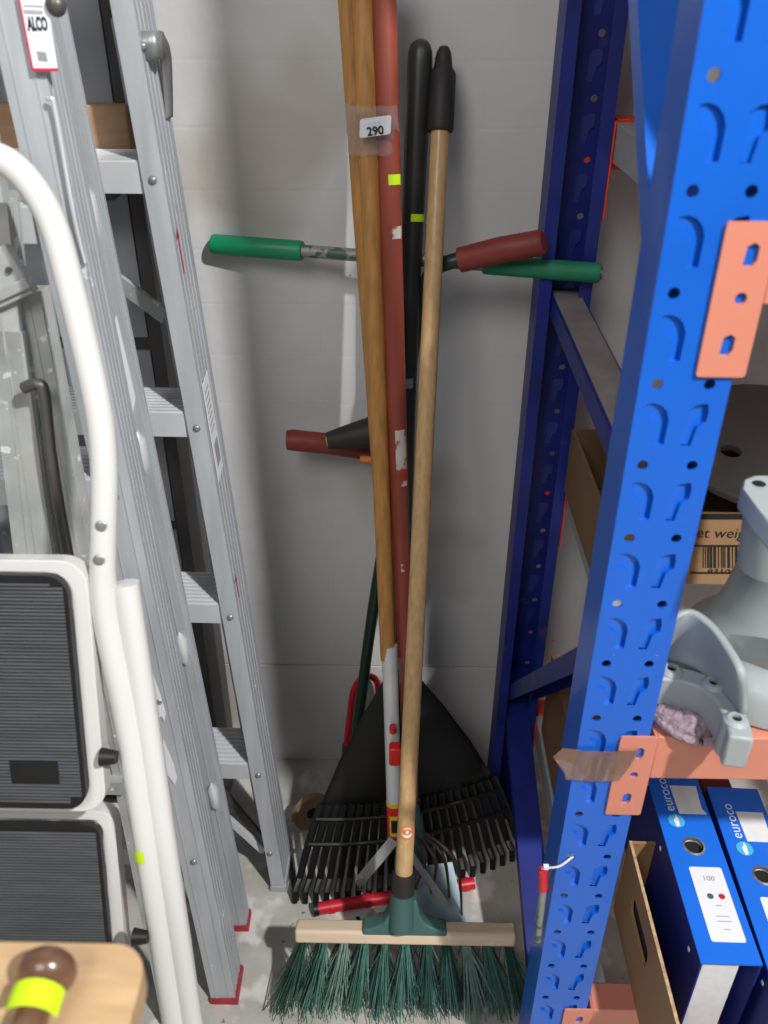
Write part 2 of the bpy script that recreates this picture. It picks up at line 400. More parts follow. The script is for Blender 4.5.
# white cable tie through a hole of the upright and the pen-like tag hanging from it
ct = thing('cable_tie', 'white plastic tie threaded through a hole low on the blue upright', 'cable tie', aY(572, 857, RY0-.002))
b = MB(); b.tube(smoothpath([aY(573, 857, RY0+.004), aY(571, 858, RY0-.006), aY(560, 866, RY0-.01), aY(548, 868, RY0-.006), aY(542, 869, RY0+.004), aY(540, 880, RY0+.006), aY(541, 893, RY0+.004)], 5), .0013, 8)
b.build('tie_strap', 'label_white', ct)
b = MB(); b.box((-.003, -.002, -.003), (.003, .002, .003), lambda p: p+aY(546, 867, RY0-.007)); b.build('tie_head', 'label_white', ct)
tg = thing('hanging_marker', 'thin clear marker with pink cap hanging beside the blue upright', 'marker', aY(543, 880, RY0+.004))
MB().tube([aY(543, 870, RY0+.003), aY(543, 889, RY0+.003)], .006, 12).build('cap', 'cherry_red', tg)
MB().tube([aY(543, 889, RY0+.003), aY(538, 940, RY0+.003)], [.0048, .004], 12).build('barrel', 'tube_worn', tg)

# casting: grey machine part
cs = thing('machine_casting', 'heavy grey cast metal machine part with bolt-hole flange overhanging the shelf', 'machine part', (.48, .70, .782))
cc = aZ(778, 640, .87); cx0, cy0 = cc.x, cc.y+.02
prof = [(.002, .30), (.042, .30), (.046, .292), (.052, .18), (.057, .13), (.063, .095), (.074, .065), (.094, .045), (.10, .035), (.10, .002), (.0, .002)]
MB().lathe([(r, z+.782) for r, z in prof], (cx0+.02, cy0+.03, 0), 40).build('body', 'cast_grey', cs)
zf = .836
cl = smoothpath([aZ(x, y, zf) for x, y in ((628, 668), (650, 671), (671, 673), (695, 678), (713, 687), (728, 703), (737, 722), (741, 738))], 5)
b = MB(); L = len(cl); up = Vector((0, 0, 1)); ring = []
for i, p in enumerate(cl):
    t = (cl[min(i+1, L-1)]-cl[max(i-1, 0)]).normalized(); s = t.cross(up)
    w0, w1 = .011, .013
    ring.append([p-s*w1, p+s*w0, p+s*w0-up*.042, p-s*w1-up*.042])
o = 0
for q in ring: b.v += q
for i in range(L-1):
    for j in range(4): b.f.append((4*i+j, 4*i+(j+1) % 4, 4*i+4+(j+1) % 4, 4*i+4+j))
b.f += [(0, 1, 2, 3), (4*L-4, 4*L-3, 4*L-2, 4*L-1)]
b.build('flange', 'cast_grey', cs, bevel=.003)
for x, y in ((671, 671), (713, 685), (736, 721)):
    p = aZ(x, y, zf)
    bo = MB().lathe([(.0048, -.001), (.0050, .0045), (.0085, .0045), (.0125, .001), (.0135, -.042)], p, 22).build('bolt_boss', 'cast_grey', cs)
    MB().lathe([(0, .0012), (.0047, .0012)], p, 16).build('bolt_hole', 'hole_dark', bo)
# web sheets between flange and body
def sheet(pts_px, name, m, par, th=.006):
    P = [aZ(x, y, z) for x, y, z in pts_px]; b = MB(); n = len(P); c = sum(P, Vector())/n
    nn = (P[1]-P[0]).cross(P[2]-P[0]).normalized()
    b.add(P+[p-nn*th for p in P], [tuple(range(n)), tuple(range(2*n-1, n-1, -1))]+[(i, (i+1) % n, n+(i+1) % n, n+i) for i in range(n)])
    return b.build(name, m, par, bevel=.002)
b = MB()
rim = [aZ(x, y, zf-.002) for x, y in ((640, 655), (671, 658), (695, 664), (718, 678), (736, 700), (750, 720))]
mid = [aZ(x, y, zf+.022) for x, y in ((650, 641), (672, 638), (694, 644), (716, 658), (734, 680), (748, 700))]
top = [aZ(x, y, zf+.060) for x, y in ((660, 622), (678, 618), (698, 624), (716, 638), (732, 660), (748, 682))]
hi = [aZ(x, y, zf+.075) for x, y in ((676, 610), (688, 606), (702, 612), (718, 626), (732, 646), (746, 668))]
R_ = [rim, mid, top, hi]; vs = [p for r in R_ for p in r]
b.add(vs, [(6*i+j, 6*i+j+1, 6*i+7+j, 6*i+6+j) for i in range(3) for j in range(5)])
ob = b.build('shoulder', 'cast_grey', cs); sm = ob.modifiers.new('sub', 'SUBSURF'); sm.levels = sm.render_levels = 2; so = ob.modifiers.new('th', 'SOLIDIFY'); so.thickness = .008
# top lug
lz = 1.082
lp = [aZ(x, y, lz) for x, y in ((742, 487), (744, 478), (755, 474), (790, 474), (800, 545), (775, 530), (757, 508))]
b = MB(); b.poly([(p.x, p.y) for p in lp], (lz-.022, lz)); lug = b.build('lug', 'cast_grey', cs, bevel=.003)
MB().lathe([(0, .0006), (.006, .0006)], aZ(759, 484, lz), 18).build('bolt_hole', 'hole_dark', lug)
MB().tube([aZ(775, 560, .99), aZ(775, 500, 1.06)], [.034, .026], 20).build('neck', 'cast_grey', cs)
b = MB(); fin = [aZ(729, 634, .90), aZ(750, 641, .90), aZ(780, 652, .90), aZ(785, 640, .93), aZ(755, 636, .912)]
b.add(fin+[p+Vector((0, .004, -.03)) for p in fin], [(0, 1, 2, 3, 4), (9, 8, 7, 6, 5)]+[(i, (i+1) % 5, 5+(i+1) % 5, 5+i) for i in range(5)]); b.build('rib', 'cast_grey', cs, bevel=.001)
# carpet offcut under the casting
cp = thing('carpet_offcut', 'mauve grey carpet offcut curled up under the grey machine part', 'carpet offcut', (.35, .66, .78))
pc = [aZ(x, y, .795) for x, y in ((652, 694), (668, 690), (690, 698), (706, 712), (712, 728), (700, 737), (680, 732), (660, 718), (650, 706))]
c0 = sum(pc, Vector())/len(pc); b = MB(); vs = [c0+Vector((0, 0, .006))]; fs = []; nn = 44
for r_ in (.35, .7, .95, 1.0):
    for k in range(nn):
        t = k/nn*len(pc); i = int(t); q = Vector(pc[i % len(pc)]).lerp(pc[(i+1) % len(pc)], t-i)
        p = c0.lerp(q, r_); p.z += (.006 if r_ < .9 else 0)+random.uniform(-.0018, .0018) - (.012 if r_ == 1.0 else 0); vs.append(p)
for k in range(nn):
    fs.append((0, 1+k, 1+(k+1) % nn))
    for j in range(3): fs.append((1+j*nn+k, 1+(j+1)*nn+k, 1+(j+1)*nn+(k+1) % nn, 1+j*nn+(k+1) % nn))
b.add(vs, fs); b.build('pile', 'carpet', cp)
ed = [aZ(x, y, .789) for x, y in ((650, 704), (655, 716), (668, 729), (684, 738), (702, 742), (716, 738))]
MB().tube(smoothpath(ed, 4), .0045, 10).build('backing_edge', 'carpet', cp)

# cartons on the middle shelf
def carton(name, label, x0, x1, y0, y1, z0, z1, m='carton', open_top=True, grp=None, flaps=True):
    t = thing(name, label, 'box', (x0, y0, z0), grp); th = .004
    MB().box((x0, y0, z0), (x1, y1, z0+th)).build('base', m, t)
    MB().box((x0, y0, z0+th), (x1, y0+th, z1)).build('side_panel', m, t)
    MB().box((x0, y1-th, z0+th), (x1, y1, z1)).build('side_panel', m, t)
    MB().box((x0, y0+th, z0+th), (x0+th, y1-th, z1)).build('side_panel', m, t)
    MB().box((x1-th, y0+th, z0+th), (x1, y1-th, z1)).build('side_panel', m, t)
    if not open_top:
        MB().box((x0, y0, z1), (x1, (y0+y1)/2-.001, z1+th)).build('flap', m, t)
        MB().box((x0, (y0+y1)/2+.001, z1), (x1, y1, z1+th)).build('flap', m, t)
    return t
c1 = carton('open_carton', 'open brown cardboard box on middle shelf, seen between the two blue uprights', .2685, .60, .945, 1.188, .7785, .887, 'carton_dark')
# printed lid panel facing the camera
fY = .944
MB().box((.30, .940, .7785), (.60, .9445, .884)).build('printed_panel', 'carton', c1)
quadpatch([aY(690, 514, .9395), aY(748, 514, .9395), aY(748, 519, .9395), aY(688, 519, .9395)], 'printed_band', 'ink', c1, nrm=(0, -1, 0))
text('net weight', aY(688, 533, .9398), (1, 0, 0), (0, 0, 1), .0215, 'ink', c1, align='LEFT', off=.0004)
for (yy0, yy1) in ((545, 546.5), (572, 573.5)):
    quadpatch([aY(690, yy0, .9395), aY(745, yy0, .9395), aY(745, yy1, .9395), aY(690, yy1, .9395)], 'printed_rule', 'ink', c1, nrm=(0, -1, 0))
b = MB(); x = 703
while x < 742:
    w = random.choice((.8, .8, 1.6, 2.4)); b.add([aY(x, 547, .9392), aY(x+w, 547, .9392), aY(x+w, 568, .9392), aY(x, 568, .9392)], [(0, 1, 2, 3)]); x += w+random.choice((.9, 1.4, 2.2))
b.build('barcode', 'ink', c1, smooth=False)
text('93100', aY(722, 571, .9393)+Vector((0, 0, -.001)), (1, 0, 0), (0, 0, 1), .011, 'ink', c1, xs=1.4, off=.0004)
quadpatch([aY(565, 452, 1.15)+Vector((-.001, 0, 0))]*1+[aY(565, 452, 1.15)+Vector((-.001, -.012, 0)), aY(565, 452, 1.15)+Vector((-.001, -.012, -.012)), aY(565, 452, 1.15)+Vector((-.001, 0, -.012))], 'sticker', 'neon', c1) if False else None
# grey disc lying tilted on the carton
dk = thing('round_plate', 'large dusty grey disc with a slot lying on the brown cardboard box', 'disc', (.53, 1.08, .93))
cd = Vector((.520, 1.075, .918)); nd = Vector((-.05, -.18, 1)).normalized(); ex, ey, ez = fr(nd)
fn = lambda p: cd+ex*p.x+ey*p.y+ez*p.z
MB().holed(circ(0, 0, .142, 48), [circ(-.06, -.02, .014, 16)], .010, fn).build('plate', 'disc_grey', dk, smooth=False, bevel=.002)
b = MB()
for k in range(48):
    a0, a1 = 2*PI*k/48, 2*PI*(k+1)/48
    vs = [fn(Vector((r*math.cos(a), r*math.sin(a), z))) for a in (a0, a1) for r, z in ((.112, -.0005), (.118, -.0045), (.124, -.0005))]
    b.add(vs, [(0, 1, 4, 3), (1, 2, 5, 4)])
b.build('raised_ring', 'disc_grey', dk)
# cream box on the top shelf; unseen cartons added to shade the wall
carton('cream_box', 'cream cardboard box on the top shelf bar behind the near blue upright', .315, .56, .69, 1.16, 1.3155, 1.80, 'cream_box', False)
carton('shade_carton', 'unseen brown carton added further right on the upper shelf to shade the wall', .575, .95, .69, 1.12, 1.3155, 1.84, 'carton', False)
carton('shade_carton', 'unseen brown carton added on the highest shelf to shade the wall', .30, .72, .75, 1.10, 1.95, 2.30, 'carton', False)

carton('dark_carton', 'dark brown carton at the back of the bottom shelf, behind the low diagonal brace', .285, .46, .99, 1.19, .2445, .43, 'carton_dark', False)
# bottom box with lever arch files
bx = thing('file_box', 'brown cardboard box with hand slot holding blue ring binders on bottom shelf', 'box', (.30, .60, .2465))
zt = .405
A0 = aZ(676, 1024, zt); A1 = aZ(629, 841, zt)
A0 = A1+(A0-A1)*1.1; xl0, xl1 = A0.x, A1.x
th = .004
def wallq(p, q, z0, z1, name, hole=None):
    p, q = Vector(p), Vector(q); ex = (q-p).normalized(); L = (q-p).length; en = ex.cross(Vector((0, 0, 1)))
    f = lambda v: Vector((p.x, p.y, 0))+ex*v.x+Vector((0, 0, v.y))+en*v.z
    return MB().holed([(0, z0), (L, z0), (L, z1), (0, z1)], [hole] if hole else [], th, f).build(name, 'carton', bx, smooth=False)
q0 = Vector((A0.x, A0.y, 0)); q1 = Vector((A1.x, A1.y, 0)); LL = (q1-q0).length
wl = wallq(q0, q1, .2465, zt, 'side_panel', rrect(LL*.48, zt-.075, LL*.80, zt-.040, .012))
MB().box((0, -.0001, zt), (LL, .0042, zt+.0008), lambda p: q0+(q1-q0).normalized()*p.x+Vector((0, 0, p.z))+(q1-q0).normalized().cross(Vector((0, 0, 1)))*p.y).build('torn_edge', 'carton_edge', wl)
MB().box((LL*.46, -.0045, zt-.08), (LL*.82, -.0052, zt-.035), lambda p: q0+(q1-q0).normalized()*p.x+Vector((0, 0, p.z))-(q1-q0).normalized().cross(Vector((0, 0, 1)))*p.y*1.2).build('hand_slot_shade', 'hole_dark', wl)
wallq(q1, q1+Vector((.36, 0, 0)), .2465, zt, 'side_panel')
wallq(q0, q0+Vector((.36, 0, 0)), .2465, zt-.08, 'side_panel')
MB().box((q1.x, q0.y+.004, .2465), (q1.x+.36, q1.y-.004, .2505)).build('base', 'carton', bx)

def binder(nearL, farL, zt_, zb, label, w=.075, L=.318, ttl='euroco'):
    nearL, farL = Vector(nearL), Vector(farL); ey = (farL-nearL); ey.z = 0; ey.normalize(); ex = Vector((ey.y, -ey.x, 0))
    P = Vector((nearL.x, nearL.y, 0)); f = lambda p: P+ex*p.x+ey*p.y+Vector((0, 0, p.z))
    t = thing('ring_binder', label, 'ring binder', f(Vector((w/2, 0, zb))), 'blue ring binders in the file box')
    # spine with a real finger hole
    fs_ = lambda p: f(Vector((p.x, p.y, zt_-p.z)))
    hc = (w*.5, L*.53)
    MB().holed([(0, 0), (w, 0), (w, L), (0, L)], [circ(hc[0], hc[1], .0135, 26)], .0028, fs_).build('spine', 'binder_blue', t, smooth=False)
    MB().box((0, 0, zb), (.0028, L, zt_-.0028), f).build('cover', 'binder_blue_shaded', t, smooth=False, bevel=.0006)
    MB().box((w-.0028, 0, zb), (w, L, zt_-.0028), f).build('cover', 'binder_blue_shaded', t, smooth=False, bevel=.0006)
    MB().box((.004, .006, zb+.004), (w*.70, L-.01, zt_-.008), f).build('paper_block', 'paper', t, smooth=False, bevel=.003)
    b = MB()
    for k in range(26):
        a0, a1 = 2*PI*k/26, 2*PI*(k+1)/26
        vs = [fs_(Vector((hc[0]+r*math.cos(a), hc[1]+r*math.sin(a), z))) for a in (a0, a1) for r, z in ((.0125, .003), (.0128, -.0014), (.0155, -.0002))]
        b.add(vs, [(0, 1, 4, 3), (1, 2, 5, 4)])
    b.build('finger_ring', 'chrome', t)
    MB().add([fs_(Vector((x, y, .007))) for x, y in circ(hc[0], hc[1], .0133, 20)], [tuple(range(20))]).build('hole_shade', 'hole_dark', t)
    lb = MB().poly(rrect(w*.28, .028, w*.86, .135, .003, 3), (0, .0005), lambda p: f(Vector((p.x, p.y, zt_+p.z)))).build('spine_label', 'label_white', t, smooth=False)
    text('100', f(Vector((w*.57, .117, zt_+.0005))), ex, ey, .011, 'ink_grey', lb)
    for k, (cxx, mm) in enumerate(((.50, 'socket_green'), (.70, 'cherry_red'))):
        MB().add([f(Vector((x, y, zt_+.001))) for x, y in circ(w*cxx, .091, .0042, 14)], [tuple(range(14))]).build('dot', mm, lb)
    for yy, ww in ((.077, .10), (.062, .22), (.055, .24), (.044, .12)):
        MB().add([f(Vector((x, y, zt_+.001))) for x, y in ((w*(.6-ww/2), yy), (w*(.6+ww/2), yy), (w*(.6+ww/2), yy+.0012), (w*(.6-ww/2), yy+.0012))], [(0, 1, 2, 3)]).build('print_line', 'ink_grey', lb)
    d = (w*.32, L*.66)
    dd = MB().add([f(Vector((x, y, zt_+.0007))) for x, y in circ(d[0], d[1], .0115, 24)], [tuple(range(24))]).build('logo_disc', 'sky_disc', t)
    MB().add([f(Vector((d[0]+x, d[1]+y, zt_+.0012))) for x, y in ((-.002, -.011), (.003, -.009), (.0035, .004), (.001, .011), (-.001, .004), (-.004, .001))], [(0, 1, 2, 3, 4, 5)]).build('logo_streak', 'label_white', dd)
    text(ttl, f(Vector((w*.27, L*.71, zt_+.0005))), ey, -ex, .021, 'sky_disc' if False else 'label_white', t, align='LEFT')
    MB().poly([(w*.42, L*.70), (w*.95, L*.70), (w*.88, L*.73), (w*.92, L*.86), (w*.40, L*.86)], (0, .0008), lambda p: f(Vector((p.x, p.y, zt_+p.z)))).build('paper_label', 'paper', t, smooth=False)
    for yy in (.035, L*.58):
        MB().dome(f(Vector((-.0002, yy, zt_-.028))), -ex, .0038, .0012, 12).build('rivet', 'label_white', t)
    return t
zs_ = .447
binder(aZ(701, 963, zs_), aZ(657, 812, zs_), zs_, .2525, 'blue ring binder in the file box, nearest the rack upright, full label visible')
n2 = aZ(701, 963, zs_)+Vector((.083, -.035, -.012)); f2 = aZ(657, 812, zs_)+Vector((.088, -.035, -.012))
binder(n2, f2, zs_-.012, .2525, 'blue ring binder at the right edge of the photo, second from upright')
mf = MB().box((.485, .80, .2525), (.53, .95, .40)).build('maroon_folder', 'maroon', bevel=.001)
tag(mf, 'dark maroon folder standing behind the blue ring binders', 'folder')

# ================================================================ LADDERS
def chan(b, P, ex, ey, ez, w, d, z0, z1, t=.0022, side=+1, ribs=3, lip=.012):
    """C rail: face w (along ex, at ey=0), webs back along ey; ribs stand proud on the face"""
    f = lambda p: P+ex*p.x+ey*p.y+ez*p.z
    b.box((0, 0, z0), (w, t, z1), f)
    b.box((w-t if side > 0 else 0, t, z0), (w if side > 0 else t, d, z1), f)
    b.box((0, d, z0), (w, d+t, z1), f)
    for k in range(ribs):
        x = w*(k+.5)/ribs; b.box((x-.0007, -.0011, z0), (x+.0007, 0, z1), f)
    for k in range(4):
        y = d*(.18+.2*k); xx = w if side > 0 else -.0009
        b.box((xx, y-.001, z0), (xx+.0009, y+.0012, z1), f)
def treadprof(dep, h, n=9):
    p = [(0, -h), (0, 0)]
    for k in range(n):
        a = dep*(k+.25)/n; c = dep*(k+.75)/n
        p += [(a-.0008, 0), (a, .0022), (c, .0022), (c+.0008, 0)]
    return p+[(dep, 0), (dep, -h), (dep-.002, -h), (dep-.002, -.004), (.002, -.004), (.002, -h)]
def make_tread(P, ex, ey_h, L, dep, h, par, m='aluminium_bright'):
    up = Vector((0, 0, 1))
    MB().poly(treadprof(dep, h), (0, L), lambda p: P+ey_h*p.x+up*p.y-ex*p.z).build('tread', m, par, smooth=False)
def ladder(name, label, foot, dx, dy, yaw, W, L, treads, fw, web, rear=None, m='aluminium', tdep=.085, group=None, th=.036, footm='red_rubber', ribs=2):
    """foot = outer front corner of the right stile on the floor"""
    foot = Vector(foot); ez = Vector((dx, dy, 1)).normalized(); ex = Vector((math.cos(yaw), math.sin(yaw), 0)); ex = (ex-ez*ex.dot(ez)).normalized(); ey = ez.cross(ex).normalized()
    t = thing(name, label, 'ladder', foot-ex*W/2)
    exh = Vector((math.cos(yaw), math.sin(yaw), 0)); eyh = Vector((-math.sin(yaw), math.cos(yaw), 0))
    k = 1/ez.z
    for s in (1, -1):
        P = foot-ex*fw if s > 0 else foot-ex*W
        b = MB(); chan(b, P, ex, ey, ez, fw, web, 0.012, L*k, side=s, ribs=ribs); b.build('front_stile', m, t, smooth=False)
        b = MB(); f = lambda p, P=P: P+ex*p.x+ey*p.y+ez*p.z
        b.box((-.0015, -.003, 0), (fw+.003, web+.004, .014), f); b.box((fw if s > 0 else -.003, .004, .014), (fw+.003 if s > 0 else 0, web, .022), f)
        b.build('rubber_foot', footm, t)
    for z in treads:
        c = foot+ez*(z/ez.z)
        P = c-exh*fw*.6+eyh*.004; P.z = z
        make_tread(P, exh, eyh, W-fw*1.2, tdep, th, t)
        rv = foot+ez*((z-.018)/ez.z)-ex*fw*.5; MB().dome(rv-ey*.0012, -ey, .0052, .003).build('rivet', 'rivet_grey', t)
        rv = foot+ez*((z-.018)/ez.z)-ex*(W-fw*.5); MB().dome(rv-ey*.0012, -ey, .0052, .003).build('rivet', 'rivet_grey', t)
    return t, foot, ex, ey, ez, exh, eyh
# --- ladder nearer the wall (right one)
sB = (-.066, .062)
tB, fB, exB, eyB, ezB, xh, yh = ladder('step_ladder', 'aluminium step ladder nearest the tools, with hook bracket and treads showing', (-.200, 1.005, 0), *sB, -0.02, .44, 1.75,
    [aL(140+dx, y, 1.005, .062).z for dx, y in ((0, 163), (52, 415), (85, 607), (112, 767))], .026, .078, footm='galv', ribs=0)
# rear section
for s in (0, 1):
    P = fB+exB*(-.060 if s else -.40)+eyB*.105
    b = MB(); f = lambda p, P=P: P+exB*p.x+eyB*p.y+ezB*p.z
    b.box((0, 0, .01), (.022, .002, 1.7), f); b.box((.022, 0, .01), (.024, .03, 1.7), f); b.box((0, 0, .01), (-.002, .02, 1.7), f)
    rs = b.build('rear_stile', 'aluminium', tB, smooth=False)
    for zz in (.27, .285, .30, .62, .635, .65, .93, .945, .96, 1.1, 1.115, 1.13):
        MB().add([f(Vector((x, -.0006, y))) for x, y in circ(.012, zz, .0042, 10)], [tuple(range(10))]).build('punched_hole', 'hole_dark', rs)
for (xa, ya), (xb, yb), m_ in (((222, 790), (262, 838), 'steel_dark'), ((224, 815), (264, 851), 'aluminium_bright')):
    b = MB(); Yb = 1.10 if m_ == 'steel_dark' else 1.045
    p1 = aY(xb, yb, Yb-.01); p0 = aY(xa-50, ya-50*(yb-ya)/(xb-xa), Yb+.02)
    b.beam(p0, p1, .014, .008); b.build('brace', m_, tB, bevel=.001)
p0, p1 = aY(112, 277, 1.16), aY(165, 316, 1.13); MB().beam(p0, p1, .024, .006, (0, 0, 1)).build('brace', 'aluminium_old', tB, bevel=.001)
MB().dome(aY(270, 853, 1.012)+Vector((0, -.002, 0)), -eyB, .005, .003).build('rivet', 'rivet_grey', tB)
# hook bracket
b = MB(); hy = fB.y+.062*1.4
def atB(x, y, o=.0): return aL(x, y, 1.005+o, .062)
b = MB(); pth = [atB(142, 46, .012), atB(156, 45, .012), atB(163, 47, .03), atB(166, 60, .05), atB(168, 90, .06), atB(169, 118, .06)]
pp = smoothpath(pth, 5); wv = [.013]*10+[.011]*6+[.009]*6+[.006]*4; vs = []
for i, p in enumerate(pp):
    w_ = .014*(1-i/len(pp)*.55) if i > 9 else .0145
    s = Vector((0, .0, 1)) if i < 10 else Vector((0, 1, .25)).normalized()
    s = Vector((0, .0, 1)).lerp(Vector((.3, .7, .1)), min(1, max(0, (i-7)/8))).normalized()
    vs += [p-s*w_, p+s*w_]
b.add(vs, [(2*i, 2*i+1, 2*i+3, 2*i+2) for i in range(len(pp)-1)])
hk = b.build('hook_bracket', 'rivet_grey', tB); so = hk.modifiers.new('th', 'SOLIDIFY'); so.thickness = .003; so.offset = 0
MB().dome(atB(143, 46, .004), (-.1, -1, 0), .005, .004).build('rivet', 'rivet_grey', tB)
# label and red print on the side web of the right stile
def webp(u, z): return fB+exB*.0012+eyB*(.010+u*.060)+ezB*(z/ezB.z)
lb = quadpatch([webp(.0, 1.0), webp(.62, 1.01), webp(.62, .865), webp(.0, .855)], 'side_label', 'label_white', tB, nrm=exB)
for k in range(7):
    z = .988-.0095*k; quadpatch([webp(.07, z)+exB*.0008, webp(.45, z+.006)+exB*.0008, webp(.45, z+.003)+exB*.0008, webp(.07, z-.002)+exB*.0008], 'print_line', 'ink_grey', lb, nrm=exB, th=.0002)
quadpatch([webp(.15, .91)+exB*.0008, webp(.50, .916)+exB*.0008, webp(.50, .88)+exB*.0008, webp(.15, .875)+exB*.0008], 'print_block', 'ink_grey', lb, nrm=exB, th=.0002)
for z0_, z1_ in ((1.15, 1.20), (.655, .69)):
    b = MB(); b.add([webp(.03, z1_), webp(.10, z1_), webp(.10, z0_), webp(.03, z0_)], [(0, 1, 2, 3)])
    b.add([webp(-.02, z1_-.006), webp(.06, z1_+.008), webp(.16, z1_-.006)], [(0, 1, 2)])
    b.v = [p+exB*.0009 for p in b.v]; b.build('red_arrow', 'label_red', tB, smooth=False)

# --- ladder A (ALCO), further left / nearer the camera
fwA = .042
zA = [aL(80, 480, .80, .081).z+d for d in (.61, .305, 0, -.305, -.61)]
tA, fA, exA, eyA, ezA, xhA, yhA = ladder('step_ladder', 'aluminium step ladder with white ALCO label standing beside the white step stool', (-.2585, .794, 0), -.057, .083, 0, .46, 1.75, zA, fwA, .055)
# rear section stile, foot further back
sr = Vector((-.061, .052, 1)).normalized(); fR = Vector((-.2605, .925, 0)); exR = (Vector((1, 0, 0))-sr*sr.x).normalized(); eyR = sr.cross(exR)
for s in (1, 0):
    P = fR-exR*.046 if s else fR-exR*.43
    b = MB(); chan(b, P, exR, eyR, sr, .046, .03, .012, 1.75, side=1 if s else -1, ribs=2); rr = b.build('rear_stile', 'aluminium', tA, smooth=False)
    f = lambda p, P=P: P+exR*p.x+eyR*p.y+sr*p.z
    MB().box((-.001, -.003, 0), (.049, .034, .014), f).build('rubber_foot', 'red_rubber', tA)
    if s:
        for z in (.34, .64, .955, 1.25):
            b = MB(); bb = MB()
            c = f(Vector((.037, -.002, z)))
            b.tube([c-sr*.030, c-sr*.018, c+sr*.018, c+sr*.03], [.001, .0085, .0085, .001], 12); b.build('tread_end', 'aluminium_bright', rr)
# paint scrapes on rear stile
def onR(u, z, o=-.0016): return fR-exR*.046+exR*.046*u+eyR*o+sr*z
for pts in ([(.62, 1.11), (.92, 1.135), (.97, 1.03), (.74, 1.00)],):
    b = MB(); b.poly([(u*.046, z) for u, z in pts], (0, .0006), lambda p: fR-exR*.046+exR*p.x+eyR*(-.0022+p.z)+sr*p.y); b.build('white_scrape', 'label_white', tA, smooth=False)
def onA(u, z, o=-.0018): return fA-exA*fwA+exA*fwA*u+eyA*o+ezA*z
for pts in ([(.02, .535), (.10, .60), (.22, .585), (.26, .625), (.42, .64), (.45, .60), (.56, .56), (.60, .53), (.50, .515), (.44, .525), (.2, .52)], [(.12, .43), (.22, .47), (.34, .485), (.50, .44), (.52, .415), (.4, .40)]):
    b = MB(); b.poly([(u*fwA, z+.06) for u, z in pts], (0, .0006), lambda p: fA-exA*fwA+exA*(p.x+.002)+eyA*(-.0024+p.z)+ezA*(p.y+.035)); b.build('white_scrape', 'label_white', tA, smooth=False)
# ALCO label
pA = lambda x, y: aL(x, y, .790, .083)+Vector((0, -.0025, 0))
lc = [pA(19, -8), pA(47, -8), pA(59, 69), pA(34, 69)]
lab = quadpatch([lc[0], lc[1], lc[2], lc[3]], 'brand_label', 'label_white', tA, nrm=(0, -1, 0))
quadpatch([pA(33, 68)+Vector((0, -.0008, 0)), pA(59, 68)+Vector((0, -.0008, 0)), pA(59.5, 71)+Vector((0, -.0008, 0)), pA(33.5, 71)+Vector((0, -.0008, 0))], 'label_border', 'label_red', lab, nrm=(0, -1, 0))
quadpatch([pA(18.3, -8)+Vector((0, -.0008, 0)), pA(19.8, -8)+Vector((0, -.0008, 0)), pA(34.8, 69)+Vector((0, -.0008, 0)), pA(33, 69)+Vector((0, -.0008, 0))], 'label_border', 'label_red', lab, nrm=(0, -1, 0))
exl = (pA(60, 24)-pA(30, 24)).normalized(); eyl = (pA(40, 10)-pA(45, 40)).normalized(); eyl = (eyl-exl*eyl.dot(exl)).normalized()
text('ALCO', pA(38.8, 24.5), exl, eyl, .0150, 'ink', lab, off=.001, xs=.46, bold=.0007)
text('STEP LADDER'if False else '- - - - - - -', pA(39.5, 36), exl, eyl, .006, 'ink_grey', lab, off=.001, xs=.7)
text('- - -', pA(41, 43), exl, eyl, .006, 'ink_grey', lab, off=.001, xs=.7)
for yy in (5, 10, 12):
    quadpatch([pA(25, yy)+Vector((0, -.001, 0)), pA(44, yy+1)+Vector((0, -.001, 0)), pA(44, yy+1.8)+Vector((0, -.001, 0)), pA(25, yy+.8)+Vector((0, -.001, 0))], 'print_line', 'ink_grey', lab, nrm=(0, -1, 0), th=.0002)
quadpatch([pA(38, 51)+Vector((0, -.001, 0)), pA(47, 52)+Vector((0, -.001, 0)), pA(49, 61)+Vector((0, -.001, 0)), pA(40, 60)+Vector((0, -.001, 0))], 'print_block', 'ink_grey', lab, nrm=(0, -1, 0), th=.0002)
# tan patch on the face of one tread
_z = zA[1]; _y = fA.y+.083*_z-.0006+.004
quadpatch([Vector((x, _y, z)) for x, z in ((-.445, _z-.031), (-.408, _z-.031), (-.408, _z-.003), (-.445, _z-.003))], 'tan_patch', 'block_wood', tA, nrm=(0, -1, 0), label='pinkish tan patch on the tread')
# knob and long latch bar on the seam
MB().dome(pA(57, 5), (0, -1, .1), .010, .008, 16).build('pivot_knob', 'steel_dark', tA)
MB().tube(smoothpath([pA(48, 99), pA(52, 99)+Vector((0, -.003, 0)), pA(57, 108)+Vector((0, -.003, 0)), pA(76, 215)+Vector((0, -.003, 0)), pA(86, 262)], 4), .0018, 8).build('latch_rod', 'aluminium_bright', tA)

# --- painted ladder C at far left
tC = thing('painted_ladder', 'old paint-spattered aluminium ladder with riveted hinge, behind the white step stool', 'ladder', (-.36, .70, 0))
kC = .072
def pC(x, y, o=0): return aL(x, y, .735+o, kC)
def railC(xt, yt_, xb, yb, wpx_w, name='stile', m='aluminium_old', dep=.028, o=0, zt=None):
    top, bot = pC(xt, yt_, o), pC(xb, yb, o); d = (top-bot).normalized(); P = bot-d*(bot.z/d.z)
    ex = (Vector((1, 0, 0))-d*d.x).normalized(); ey = d.cross(ex)
    L = ((zt if zt else top.z)/d.z); b = MB(); chan(b, P, ex, ey, d, wpx_w, dep, .0, L, side=1, ribs=1)
    return b.build(name, m, tC, smooth=False), P, ex, ey, d
railC(-14, 330, 21, 555, .036)
railC(15, 292, 68, 555, .024, o=.012)
railC(-30, 200, -14, 330, .034)
